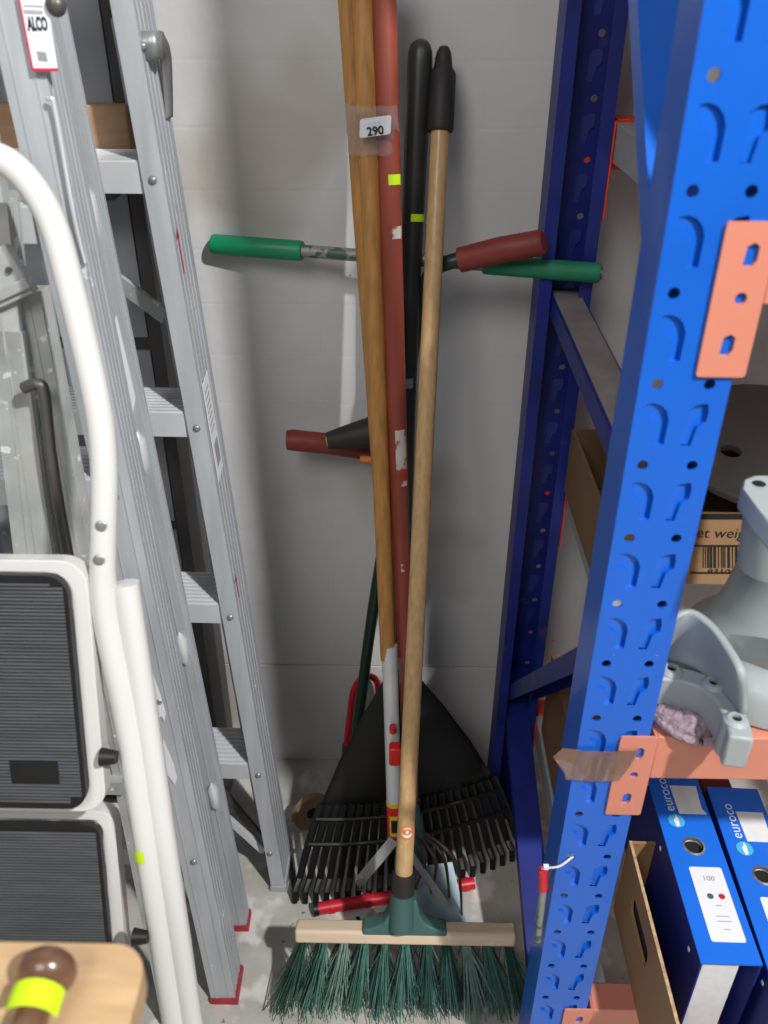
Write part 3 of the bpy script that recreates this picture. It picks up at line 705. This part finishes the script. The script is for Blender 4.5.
# upper leaf above the hinge
tp_, bt_ = pC(-24, 150, .01), pC(4, 320, .01)
MB().beam(tp_+Vector((0, .01, .02)), bt_+Vector((0, .01, 0)), .036, .02).build('upper_stile', 'aluminium_old', tC, bevel=.002)
# hinge block
b = MB(); P0 = pC(2, 305, -.006); 
hx = (pC(47, 287, -.006)-pC(8, 305, -.006)).normalized(); hz_ = (pC(0, 262, -.006)-pC(8, 305, -.006)).normalized()
hz_ = (hz_-hx*hz_.dot(hx)).normalized(); hn = hx.cross(hz_)
O = pC(-25, 320, -.006)
fh_ = lambda p: O+hx*p.x+hz_*p.y+hn*p.z
hg = MB().box((0, 0, -.012), (.071, .050, .004), fh_).build('hinge', 'aluminium_old', tC, bevel=.002)
MB().box((.02, .006, .004), (.073, .016, .009), fh_).build('hinge_bar', 'galv', hg, bevel=.001)
for u, v in ((.03, .040), (.042, .042), (.062, .028), (.02, .03)):
    MB().tube([fh_(Vector((u, v, .003))), fh_(Vector((u, v, .0075)))], .003, 10).build('bolt', 'steel_dark', hg)
# dark hanging bar with bent top
MB().tube(smoothpath([pC(24, 388, -.02), pC(36, 384, -.022), pC(44, 392, -.022), pC(49, 440, -.022), pC(58, 500, -.022), pC(70, 565, -.022)], 5), .0062, 12).build('locking_bar', 'steel_dark', tC)
for z in (.55, .85):
    MB().box((-.62, .735+kC*z, z-.012), (-.36, .735+kC*z+.03, z+.012)).build('rung', 'aluminium_old', tC)

# ================================================================ WHITE STEP STOOL
kS, YS = .30, .38
st = thing('step_stool', 'folding step stool with white tube frame and two black ribbed platforms', 'step stool', (-.48, .40, 0))
def pS(x, y, o=0): return aL(x, y, YS+o, kS)
XL = -.90          # mirror of the right side: x -> XL - x
mir = lambda p: Vector((-.92-p.x, p.y, p.z))
main_px = [(160, 935), (150, 870), (138, 790), (125, 710), (110, 640), (104, 600), (103, 560), (104, 500), (104, 465), (100, 420), (88, 360), (70, 285), (55, 230), (38, 195), (15, 168), (-12, 155), (-60, 148)]
path = [pS(x, y) for x, y in main_px]
foot = path[0]+(path[0]-path[1]).normalized()*0
dn = (path[0]-path[3]); foot = path[0]+dn*((.012-path[0].z)/dn.z)
right = [foot]+path
whole = right+[mir(p) for p in reversed(right)]
MB().tube(smoothpath(whole, 5), .0128, 20).build('frame_tube', 'white_enamel', st)
for p in (foot, mir(foot)): MB().tube([p+Vector((0, 0, -.012)), p+Vector((0, 0, .03))], .0155, 16).build('foot_cap', 'black_rubber', st)
# second (front leg) tubes just right of the first
q0, q1 = pS(122, 583, .006), pS(186, 985, .006); q0.x += .004; dn = q1-q0; qf = q0+dn*((.012-q0.z)/dn.z)
for fn_ in (lambda p: p, mir):
    MB().tube([fn_(qf), fn_(q1), fn_(q0)], .0128, 20, hint=(0, 1, 0)).build('front_leg', 'white_enamel', st)
    MB().tube([fn_(qf)+Vector((0, 0, -.012)), fn_(qf)+Vector((0, 0, .03))], .0155, 16).build('foot_cap', 'black_rubber', st)
for x, y in ((101, 526), (99, 560)):
    MB().dome(pS(x, y, -.0142), (.05, -1, .3), .0055, .0012, 14).build('rivet', 'rivet_grey', st)
eyS = Vector((0, kS, 1)).normalized(); enS = Vector((0, -1, kS)).normalized()
def platform(px_tr, px_br, o, rim, rad):
    tr, br = pS(*px_tr, o), pS(*px_br, o); H = (tr-br).length; X1 = (tr.x+br.x)/2-.007; X0 = -.92-X1
    P = Vector((0, (YS+o)+kS*br.z, br.z)); f = lambda p: Vector((p.x, 0, 0))+P+eyS*p.y+enS*p.z
    fr_ = MB().holed(rrect(X0, 0, X1, H, rad), [rrect(X0+rim, rim*.75, X1-rim, H-rim*.75, rad*.8)], -.020, f).build('platform_rim', 'white_enamel', st, bevel=.005, seg=3)
    b = MB(); x0, x1, y0, y1 = X0+rim-.001, X1-rim+.001, rim*.75-.001, H-rim*.75+.001
    mt = MB().poly(rrect(x0, y0, x1, y1, rad*.8), (.004, .012), f).build('tread_mat', 'black_rubber', st, smooth=False)
    y = y0+.008; rb = MB(); i = 0
    while y < y1-.008:
        ins = .004 if (y0+rad*.5 < y < y1-rad*.5) else .016
        rb.box((x0+ins, y, .012), (x1-ins, y+.0020, .0136), f); y += .0037
    rb.build('ribbing', 'mat_rubber', mt, smooth=False)
    return f, X0, X1, H
f, X0, X1, H = platform((103, 562), (104, 812), -.012, .016, .026)
# blank black patch on the upper mat
MB().box((X1-.088, .042, .0136), (X1-.040, .067, .0150), f).build('mat_patch', 'black_rubber', st, smooth=False)
f2_, a, c_, h_ = platform((118, 812), (138, 1010), .040, .014, .018)
# pivot caps
for x, y, o in ((107, 757, -.016), (139, 937, -.012)):
    p = pS(x, y, o); MB().tube([p+Vector((-.006, 0, 0)), p+Vector((.010, 0, 0))], [.0095, .0065], 16, hint=(0, 1, 0)).build('pivot_cap', 'black_rubber', st)
tubepatch(pS(148, 856), pS(146, 844), .0128, 88, 140, 'sticker', 'neon', st, label='small neon yellow sticker on the white tube')

# ================================================================ PINE TABLE CORNER with brown knob cane, bottom left
zt_ = .93
tb = thing('side_table', 'pale wooden tabletop with a rounded corner at the bottom left of the photo', 'table', (-.30, .22, 0))
c1_ = aZ(0, 941, zt_); c2_ = aZ(143, 1010, zt_)
xr, yb_ = c2_.x-.006, c1_.y
MB().poly(rrect(-.62, -.10, xr, yb_, .022, 6), (zt_-.022, zt_)).build('tabletop', 'board_pine', tb, bevel=.003)
for x in (-.59, xr-.045):
    for y in (-.08, yb_-.045): MB().box((x, y, 0), (x+.03, y+.03, zt_-.022)).build('leg', 'board_pine', tb)
cn = thing('walking_stick', 'dark brown wooden stick with a round knob, lying on the pale tabletop', 'stick', aZ(50, 970, zt_))
zk = zt_+.017
k0 = aZ(47, 972, zk); k1 = aZ(26, 1034, zk); d_ = (k1-k0).normalized()
prof = []
for i in range(13):
    a = PI*i/12*.86; prof.append((k0-d_*.0135*math.cos(a)+Vector((0, 0, 0)), .0180*math.sin(a)+.0002))
pts = [p for p, r in prof]+[k0+d_*.022, k0+d_*.03, k0+d_*.05, k0+d_*.16]; rr_ = [r for p, r in prof]+[.0095, .0105, .0115, .0125]
MB().tube(pts, rr_, 24).build('knob', 'brown_wood', cn)
b = MB()
MB().tube([aZ(26, 966, zk)+Vector((0, 0, -.004)), k0], [.010, .0135], 18).build('collar', 'brown_wood', cn)
tubepatch(k0+d_*.013, k0+d_*.029, .0155, 10, 170, 'sticker', 'neon', cn, label='neon yellow sticker')
# the patch above must face up as well as forward
cn.children[-1].rotation_euler = (0, 0, 0)

# ================================================================ GREY CABINET behind the ladders
cb = thing('steel_cabinet', 'dark grey steel cabinet against the wall behind the ladders', 'cabinet', (-.70, 1.26, 0))
MB().box((-1.05, 1.215, 0), (-.345, 1.325, 1.75)).build('body', 'cabinet_dark', cb)
for z0, z1 in ((.06, .33), (.35, .68), (.70, 1.0), (1.02, 1.235), (1.26, 1.70)):
    MB().box((-1.03, 1.207, z0), (-.368, 1.2148, z1)).build('front_panel', 'cabinet_grey', cb, bevel=.001)
MB().box((-.364, 1.200, 0), (-.345, 1.2148, 1.75)).build('post', 'cabinet_dark', cb)
MB().box((-1.05, 1.12, 1.232), (-.36, 1.2148, 1.242)).build('ledge', 'cabinet_dark', cb)
wb = MB().box((-.62, 1.178, 1.242), (-.345, 1.205, 1.335)).build('wooden_board', 'block_wood', bevel=.002)
tag(wb, 'short tan wooden board standing on the grey cabinet ledge, seen between the ladders', 'board')

# ================================================================ TOOLS LEANING ON THE WALL
def pole_line(a, Ya, c, Yc, ext=0):
    p, q = aY(*a, Ya), aY(*c, Yc); return (p+(p-q)*ext, q)
# ---- push broom
bh = thing('push_broom', 'wide push broom with green bristles and wooden handle with black grip', 'broom', (.02, .83, 0))
top_, bot_ = aY(444, 50, 1.285), aY(403.5, 880, .855)
d_ = (top_-bot_).normalized()
gl = top_.lerp(bot_, .098)
MB().tube([top_.lerp(bot_, .06), top_.lerp(bot_, .5), bot_], [.0125, .0130, .0140], 20).build('handle', 'broom_pole', bh)
MB().tube([top_.lerp(bot_, t) for t in (-.003, .003, .010, .018, .024, .080, .083)], [.006, .0100, .0112, .0125, .0175, .0182, .0168], 20).build('grip', 'grip_black', bh)
s0 = bot_; MB().tube([s0+d_*.012, s0-d_*.025, s0-d_*.055, s0-d_*.085], [.0172, .0178, .019, .020], 20).build('socket', 'socket_green', bh)
MB().tube([s0+d_*.014, s0-d_*.022], [.0178, .0184], 20).build('socket_collar', 'grip_black', bh)
hb = Vector((aY(404, 925, .83).x, .838, .165))
hL, hR = aY(295, 932, .825).x, aY(516, 932, .825).x
tl = math.radians(20)
def fb(p): # broom head frame: x along, y depth, z up (tilted back)
    return Vector((p.x, .832+p.y*math.cos(tl)+p.z*math.sin(tl), .148+p.z*math.cos(tl)-p.y*math.sin(tl)))
MB().box((hL, -.016, -.012), (hR, .016, .012), fb).build('head_block', 'beech', bh, bevel=.005, seg=3)
xc = hb.x
MB().poly([(xc-.067, -.004), (xc-.067, .006), (xc-.050, .009), (xc-.034, .018), (xc-.024, .036), (xc-.020, .060), (xc+.020, .060), (xc+.024, .036), (xc+.034, .018), (xc+.052, .009), (xc+.069, .006), (xc+.069, -.004)], (-.0175, .014), lambda p: fb(Vector((p.x, p.z, p.y+.011)))).build('bracket', 'socket_green', bh, bevel=.003)
MB().box((-.018, -.014, .0), (.018, .016, .040), lambda p: fb(Vector((p.x+xc, p.y+.004, p.z+.026)))).build('bracket_neck', 'socket_green', bh, bevel=.004)
NX = 11
for r_ in range(3):
    for k in range(NX):
        x = hL+.014+(hR-hL-.028)*k/(NX-1); y = -.010+.010*r_
        b = MB(); sp = (k/(NX-1)-.5)*2
        for q in range(44):
            a = random.uniform(0, 2*PI); rr = .0062*math.sqrt(random.random())
            p = fb(Vector((x+rr*math.cos(a), y+rr*math.sin(a), -.011)))
            L_ = p.z
            tx = sp*.040+random.gauss(0, .0085)+rr*math.cos(a)*1.6; ty = -.030+random.gauss(0, .010)+(r_-1)*.008
            if random.random() < .05: tx += random.choice((-1, 1))*.04
            e = Vector((p.x+tx, p.y+ty, random.uniform(.001, .012))); m1 = p.lerp(e, .5)+Vector((-tx*.03, -ty*.03, 0))
            b.tube([p, m1, e], [.0010, .0009, .0007], 3, caps=False)
        b.build('bristle_tuft', random.choice(('fibre_green', 'fibre_green', 'fibre_dark', 'fibre_grey')), bh, smooth=False)
t_ = .925; sc = top_.lerp(bot_, t_)
def roundpatch(c, ax, r, rad, ang, name, m, par, inner=0, lift=.0008):
    x, y, z = fr(ax, (1, 0, 0)); y = -y if y.y > 0 else y; b = MB(); n = 24; vs = []
    for q in ((inner, rad) if inner else (0.0001, rad)):
        for k in range(n):
            a = 2*PI*k/n; th_ = math.radians(ang)+q*math.cos(a)/r; vs.append(c+(x*math.cos(th_)+y*math.sin(th_))*(r+lift)+z*q*math.sin(a))
    b.add(vs, [(k, (k+1) % n, n+(k+1) % n, n+k) for k in range(n)]); return b.build(name, m, par)
stk = roundpatch(sc, d_, .0139, .0125, 82, 'round_sticker', 'label_white', bh)
roundpatch(sc, d_, .0139, .0125, 82, 'sticker_ring', 'sticker_orange', stk, .0088, .0012)
roundpatch(sc+d_*.001, d_, .0139, .0055, 82, 'sticker_flame', 'sticker_orange', stk, .0028, .0012)

# ---- pine-handled mop (bundle)
mp = thing('sponge_mop', 'sponge mop with pale pine handle, silver sleeve and red and yellow label', 'mop', (-.02, .99, 0))
mt_, mb_ = aY(361, -60, 1.235), aY(387.5, 648, 1.075)
ml_ = aY(395, 838, .99)
MB().tube([mt_, mb_.lerp(mt_, -.02)], [.0140, .0122], 20).build('handle', 'pine_pole', mp)
sl0 = aY(389.5, 645, 1.076)
MB().tube([sl0, ml_], [.0128, .0128], 20).build('sleeve', 'aluminium_bright', mp)
dd = (ml_-sl0).normalized()
l0 = sl0+(ml_-sl0)*.80
MB().tube([l0, ml_], .0134, 20).build('label_band', 'bright_red', mp)
MB().tube([l0-dd*.003, l0+dd*.004], .0137, 20).build('yellow_band', 'label_yellow', mp)
tubepatch(l0+dd*.02, ml_-dd*.014, .0138, 50, 125, 'label_panel', 'label_yellow', mp)
tubepatch(l0+dd*.028, ml_-dd*.022, .0145, 62, 112, 'label_print', 'ink', mp, rows=1)
kb = aY(394, 752, 1.010)
MB().box((-.010, -.012, -.020), (.010, .008, .020), lambda p: aY(395, 753, 1.012)+p).build('lever_knob', 'bright_red', mp, bevel=.004)
MB().tube([aY(393, 726, 1.02), aY(393, 732, 1.02)], .006, 12).build('lever_pin', 'cherry_red', mp)
a0_, a1_ = aY(394, 840, .975), aY(361, 880, .955)
MB().beam(a0_, a1_, .019, .004, (1, 0, .6)).build('lever_arm', 'galv', mp, bevel=.0015)
MB().tube([a1_+Vector((0, .004, 0)), a1_+Vector((0, -.004, 0))], .0105, 14).build('arm_end', 'galv', mp)
MB().beam(aY(402, 842, .975), aY(446, 905, .93), .014, .004, (1, 0, .6)).build('lever_arm', 'galv', mp, bevel=.0015)
r0, r1 = aZ(316, 909, .013), aZ(474, 883, .013)
MB().tube([r0+Vector((0, 0, 0)), r1], .0112, 18, hint=(0, 0, 1)).build('roller_bar', 'cherry_red', mp)
for t in (.0, .10, .32, .55, .8, .95):
    p = r0.lerp(r1, t); e = (r1-r0).normalized(); MB().tube([p-e*.0045, p+e*.0045], .0126, 18, hint=(0, 0, 1)).build('roller_ring', 'cherry_red' if t != 0 else 'rake_black', mp)
for t in (.24, .38, .52, .66):
    p = r0.lerp(r1, t)+Vector((.006, -.02, -.014)); MB().beam(p, p+Vector((.012, -.06, .004)), .007, .005).build('squeeze_rib', 'rake_black', mp)

# ---- second pine pole behind, left
pp_ = thing('pine_pole', 'thinner pine pole left of and behind the mop handle at the top', 'pole', (-.02, 1.10, 0))
p0, p1 = aY(343.5, -60, 1.262), aY(362, 215, 1.225)
dn = (p1-p0).normalized(); pe = p1+dn*(p1.z/(-dn.z))*.999
pe = Vector((p1.x+.13*0+.055, 1.09, .004))
MB().tube([p0, p1, aY(386, 560, 1.14), Vector((aY(399, 760, 1.09).x, 1.095, .01))], .0125, 18).build('shaft', 'pine_pole', pp_)

# ---- red-brown painted pole = spade
rs_ = thing('edging_spade', 'thick red-brown painted pole with flaking paint and a pale blue-grey blade', 'spade', (.03, 1.0, 0))
s0_, s1_, s2_ = aY(382.5, -60, 1.228), aY(397.5, 450, 1.135), aY(411, 800, 1.045)
MB().tube([s0_, s0_.lerp(s1_, .5), s1_, s1_.lerp(s2_, .5), s2_], [.0152, .0150, .0144, .0125, .0115], 20).build('shaft', 'red_paint', rs_)
def onpole(y, lst=(s0_, s1_, s2_)):
    best = None
    for a, c in zip(lst[:-1], lst[1:]):
        for i in range(200):
            p = a.lerp(c, i/200); q = p-EYEP; py = 512+FPX*q.dot(V_)/q.dot(W_)
            if best is None or abs(py-y) < best[0]: best = (abs(py-y), p)
    return best[1]
def st_(y0, y1, a0, a1, name, m, par, r=.0152, lst=(s0_, s1_, s2_), **k):
    return tubepatch(onpole(y0, lst), onpole(y1, lst), r, a0, a1, name, m, par, **k)
st_(173, 184, 25, 95, 'sticker', 'neon', rs_, label='neon yellow sticker')
st_(226, 239, 30, 85, 'bare_spot', 'peeled_paint', rs_)
st_(428, 470, 35, 100, 'flaking_patch', 'peeled_paint', rs_, r=.0146, rows=6, jit=.0006)
st_(470, 484, 35, 75, 'flaking_patch', 'peeled_paint', rs_, r=.0146)
st_(560, 568, 60, 95, 'bare_spot', 'peeled_paint', rs_, r=.0138)
MB().tube([s2_+(s1_-s2_)*.18, s2_], .0132, 18).build('ferrule', 'sticker_orange', rs_)
MB().tube([s2_, aY(422, 872, .985)], [.009, .010], 14).build('socket', 'socket_green', rs_)
bl = [aZ(x, y, z) for x, y, z in ((420, 866, .075), (452, 862, .075), (467, 925, .002), (412, 925, .002))]
o_ = quadpatch(bl, 'blade', 'pale_blade', rs_, th=.003, nrm=(0, -1, 1))

# ---- black pole with leaf rake fan
rk = thing('leaf_rake', 'black plastic fan leaf rake with a black pole leaning on the wall', 'rake', (0, 1.08, 0))
k0_, k1_, k2_ = aY(421, 39, 1.285), aY(409, 300, 1.226), aY(399, 650, 1.165)
MB().tube([k0_, k0_.lerp(k1_, .008), k0_.lerp(k1_, .022), k0_.lerp(k1_, .045), k0_.lerp(k1_, .08), k1_, k2_], [.004, .0095, .0135, .0158, .0165, .0155, .0140], 18).build('handle', 'black_pole', rk)
st_(213, 221, 25, 100, 'sticker', 'neon', rk, r=.0167, lst=(k0_, k1_, k2_), label='neon yellow sticker')
st_(376, 386, 55, 110, 'small_label', 'ink_grey', rk, r=.0158, lst=(k0_, k1_, k2_))
apx = aY(399, 655, 1.165)
NT = 23
tipsL, tipsR = aZ(296, 893, .003), aZ(520, 848, .003)
def tine_pt(s, t):
    """s: -1..1 across the fan, t: 0 apex .. 1 tip"""
    u = (s+1)/2; tip = tipsL.lerp(tipsR, u); bow = 1-s*s
    tip = tip+Vector((0, -.03*bow, 0))
    p = apx.lerp(tip, t); sh = math.sin(min(1, t*1.15)*PI/2); c = apx.lerp(tipsL.lerp(tipsR, .5), t)
    p.x = apx.x+(p.x-apx.x)*(.35*(sh/t if t > 0 else 1)+.65) if t > 0 else p.x
    p.z += .02*math.sin(PI*min(1, t))
    return p
b = MB(); NS = 24; rows = [.0, .1, .25, .45, .60, .70]
vs = [tine_pt(-1+2*i/NS, max(.02, t)) for t in rows for i in range(NS+1)]
b.add(vs, [(r*(NS+1)+i, r*(NS+1)+i+1, (r+1)*(NS+1)+i+1, (r+1)*(NS+1)+i) for r in range(len(rows)-1) for i in range(NS)])
fo = b.build('fan', 'rake_black', rk); so = fo.modifiers.new('th', 'SOLIDIFY'); so.thickness = .004
for k in range(NT):
    s = -1+2*k/(NT-1); b = MB(); pts = [tine_pt(s, t) for t in (.64, .74, .84, .94)]
    e = pts[-1]; tip = tine_pt(s, 1.0); pts += [Vector((tip.x, tip.y-.012, .024)), Vector((tip.x, tip.y-.022, .004))]
    b.tube(pts, [.0075, .0072, .0070, .0066, .0062, .005], 6, sx=1, sy=.4); b.build('tine', 'rake_black', rk, smooth=False)
for t in (.70, .80):
    b = MB(); b.tube([tine_pt(-1+2*i/NS, t)+Vector((0, -.003, .002)) for i in range(NS+1)], .0042, 6, hint=(0, 0, 1)); b.build('cross_rib', 'rake_black', rk, smooth=False)

# ---- cultivator claw whose dark tines show right of the broom socket
cvt = thing('hand_cultivator', 'small dark steel claw with curved tines beside the pale blade', 'cultivator', aZ(440, 900, 0))
for k, (x0, y0, x1, y1, x2, y2) in enumerate(((418, 838, 426, 858, 414, 892), (420, 836, 436, 862, 431, 893), (424, 836, 444, 858, 450, 905), (426, 834, 456, 862, 462, 918))):
    MB().tube(smoothpath([aY(x0, y0, 1.0), aY(x1, y1, .955), aZ(x2, y2, .006 if k > 1 else .045)], 6), [.0045-.00022*i for i in range(13)], 8).build('tine', 'steel_dark', cvt)
MB().tube([aY(410, 790, 1.02), aY(422, 836, 1.0)], .008, 12).build('ferrule', 'socket_green', cvt)

# ---- long handled lawn shears
ls = thing('lawn_shears', 'long dark green lawn shears with bent handles and red-brown grips', 'shears', (-.06, 1.25, 0))
gY = 1.222
MB().tube(smoothpath([aY(347, 772, 1.235), aY(356, 735, 1.245), aY(373, 610, 1.262), aY(396, 470, 1.275), aY(414, 340, 1.27), aY(421, 300, 1.245), aY(432, 272, 1.225), aY(450, 262, gY-.01), aY(466, 259, gY-.01)], 6), .0105, 16).build('handle_tube', 'dark_green', ls)
MB().tube([aY(460, 260, gY-.01), aY(500, 250, gY-.026), aY(540, 243, gY-.042), aY(544, 242, gY-.044)], [.0175, .0178, .0175, .014], 20, hint=(0, 0, 1)).build('grip', 'grip_redbrown', ls)
MB().tube(smoothpath([aY(392, 790, 1.19), aY(390, 700, 1.235), aY(385, 560, 1.262), aY(382, 480, 1.275), aY(374, 455, 1.275), aY(352, 448, 1.27)], 6), .0105, 16).build('handle_tube', 'dark_green', ls)
MB().tube([aY(372, 451, 1.27), aY(330, 444, 1.265), aY(292, 440, 1.26), aY(287, 440, 1.26)], [.017, .0175, .0178, .0165], 20, hint=(0, 0, 1)).build('grip', 'grip_redbrown', ls)
MB().tube(smoothpath([aY(343, 770, 1.235), aY(340, 778, 1.22), aY(345, 800, 1.18)], 4), .007, 10).build('blade_shank', 'steel_dark', ls)
# ---- black handle with yellow ring
bg = thing('black_grip_tool', 'black tapered plastic tool grip with yellow-rimmed end, behind the pine pole', 'tool handle', aY(350, 440, 1.2))
e0, e1 = aY(327, 441, 1.215), aY(392, 428, 1.23)
MB().tube([e0, e0.lerp(e1, .15), e1], [.0135, .0165, .030], 22, hint=(0, 0, 1)).build('grip', 'grip_black', bg)
nn = (e0-e1).normalized()
MB().tube([e0-nn*.001, e0+nn*.0012], .0075, 16, hint=(0, 0, 1)).build('end_ring', 'label_yellow', bg)
MB().tube([e0-nn*.001, e0+nn*.0018], .0045, 14, hint=(0, 0, 1)).build('end_hole', 'hole_dark', bg)
MB().tube([aY(360, 459, 1.22), aY(372, 460, 1.22)], .006, 12).build('trigger', 'sticker_orange', bg)
MB().tube([aY(388, 430, 1.225), aY(392, 720, 1.15), Vector((aY(392, 720, 1.15).x, 1.12, .02))], .009, 12).build('shaft', 'steel_dark', bg)
# ---- green T-handled tool
gt = thing('green_tee_tool', 'long tool with a crossbar of worn tube and two green grips', 'garden tool', (0, 1.29, 0))
ca, cb_ = aY(222, 245, 1.312), aY(598, 273, 1.194)
tt = lambda x: ca.lerp(cb_, (x-222)/(598-222)*1.0)
MB().tube([tt(218), tt(590)], .0092, 16, hint=(0, 0, 1)).build('crossbar', 'tube_worn', gt)
MB().tube([tt(212), tt(214), tt(306), tt(308)], [.014, .0152, .0148, .0135], 20, hint=(0, 0, 1)).build('grip', 'grip_green', gt)
MB().tube([tt(490), tt(492), tt(598), tt(600)], [.0125, .0135, .0138, .0125], 20, hint=(0, 0, 1)).build('grip', 'grip_green_dusty', gt, label='green grip, dusty grey on top')
MB().tube([tt(598), tt(602)], .0085, 14, hint=(0, 0, 1)).build('tube_end', 'steel_dark', gt)
MB().tube([tt(398), aY(398, 700, 1.20), Vector((aY(398, 700, 1.20).x, 1.16, .01))], .010, 14).build('shaft', 'dark_green', gt)

# ---- red looped handle low at the wall
rl = thing('red_loop_tool', 'red plastic looped handle standing low against the wall behind the green shears', 'tool', aY(360, 720, 1.30))
MB().tube(smoothpath([aY(346, 748, 1.285), aY(350, 715, 1.295), aY(354, 690, 1.30), aY(364, 677, 1.30), aY(376, 680, 1.30), aY(379, 700, 1.298), aY(376, 735, 1.285), aY(374, 790, 1.25)], 6), .0068, 12).build('loop', 'cherry_red', rl)
MB().tube([aY(346, 744, 1.286), aY(344, 775, 1.272)], [.008, .007], 12).build('ferrule', 'steel_dark', rl)

# ---- clear wraps and the lot label
def wrap(name, ya, yb, xa, xb, Yc, depth, label):
    t = thing(name, label, 'tape', aY((xa+xb)/2, (ya+yb)/2, Yc))
    b = MB(); n = 28; rows = 7
    for i in range(rows+1):
        y = ya+(yb-ya)*i/rows; l, r = aY(xa+(y-ya)*.05, y, Yc), aY(xb+(y-ya)*.05, y, Yc); c = (l+r)/2; hw = (r-l).length/2
        for k in range(n):
            a = 2*PI*k/n; q = 1+random.uniform(-.06, .06)
            ca_, sa_ = math.cos(a), math.sin(a)
            b.v.append(c+Vector((hw*q*math.copysign(abs(ca_)**.7, ca_), depth*q*math.copysign(abs(sa_)**.7, sa_), random.uniform(-.002, .002))))
    for i in range(rows):
        for k in range(n): b.f.append((i*n+k, i*n+(k+1) % n, (i+1)*n+(k+1) % n, (i+1)*n+k))
    b.build('film', 'clear_tape', t, smooth=False); return t
w1 = wrap('clear_wrap', 103, 152, 346, 398, 1.205, .028, 'crinkled clear tape binding the pine and red-brown poles, lot label 290')
ly = 1.168
lot = MB().poly(rrect(0, 0, 1, 1, .1, 3), (0, .0008), lambda p: aY(359.5, 138, ly)+(aY(390.5, 134, ly)-aY(359.5, 138, ly))*p.x+(aY(360, 119, ly)-aY(359.5, 138, ly))*p.y+Vector((0, -p.z, 0))).build('lot_label', 'label_white', w1, smooth=False)
ex_ = (aY(390.5, 134, ly)-aY(359.5, 138, ly)).normalized(); ez_ = (aY(360, 119, ly)-aY(359.5, 138, ly)).normalized(); ez_ = (ez_-ex_*ez_.dot(ex_)).normalized()
text('290', aY(375.3, 131, ly)+Vector((0, -.001, 0)), ex_, ez_, .0140, 'ink', lot, off=.0008, bold=.0004)
text('~ ~ ~', aY(375, 122.5, ly)+Vector((0, -.001, 0)), ex_, ez_, .006, 'ink_grey', lot, off=.0008)
wrap('clear_wrap', 651, 676, 381, 404, 1.088, .019, 'clear tape wound round the silver mop sleeve and spade pole low down')

# ================================================================ FLOOR CLUTTER near the wall
sp_ = thing('twine_reel', 'brown wooden twine reel on the floor left of the rake', 'reel', aZ(318, 850, 0))
cpx = aZ(314, 845, 0)
ctr = cpx+Vector((-.006, .045, .040)); axd = Vector((.55, -.83, .1)).normalized()
MB().tube([ctr-axd*.012, ctr+axd*.0], .040, 26).build('flange', 'spool', sp_)
MB().tube([ctr, ctr+axd*.002], .012, 14).build('hub', 'hole_dark', sp_)
gw = MB()
for k in range(7):
    a = random.uniform(0, 6.3); p = aZ(335, 805, 0)+Vector((random.uniform(-.015, .015), random.uniform(-.015, .015), .003)); gw.tube(smoothpath([p, p+Vector((math.cos(a)*.02, math.sin(a)*.02, .018)), p+Vector((math.cos(a)*.03, math.sin(a)*.03, .003))], 4), .002, 6)
g_ = gw.build('twine_tangle', 'grip_green'); tag(g_, 'little tangle of green twine on the floor behind the rake', 'twine')
rm = MB().beam(aZ(285, 838, .006), aZ(297, 900, .006), .010, .010).build('dark_strip', 'rake_black', bevel=.001); tag(rm, 'short dark strip lying on the floor between ladder foot and rake', 'strip')
print('tris', sum(len(m.polygons) for m in bpy.data.meshes))
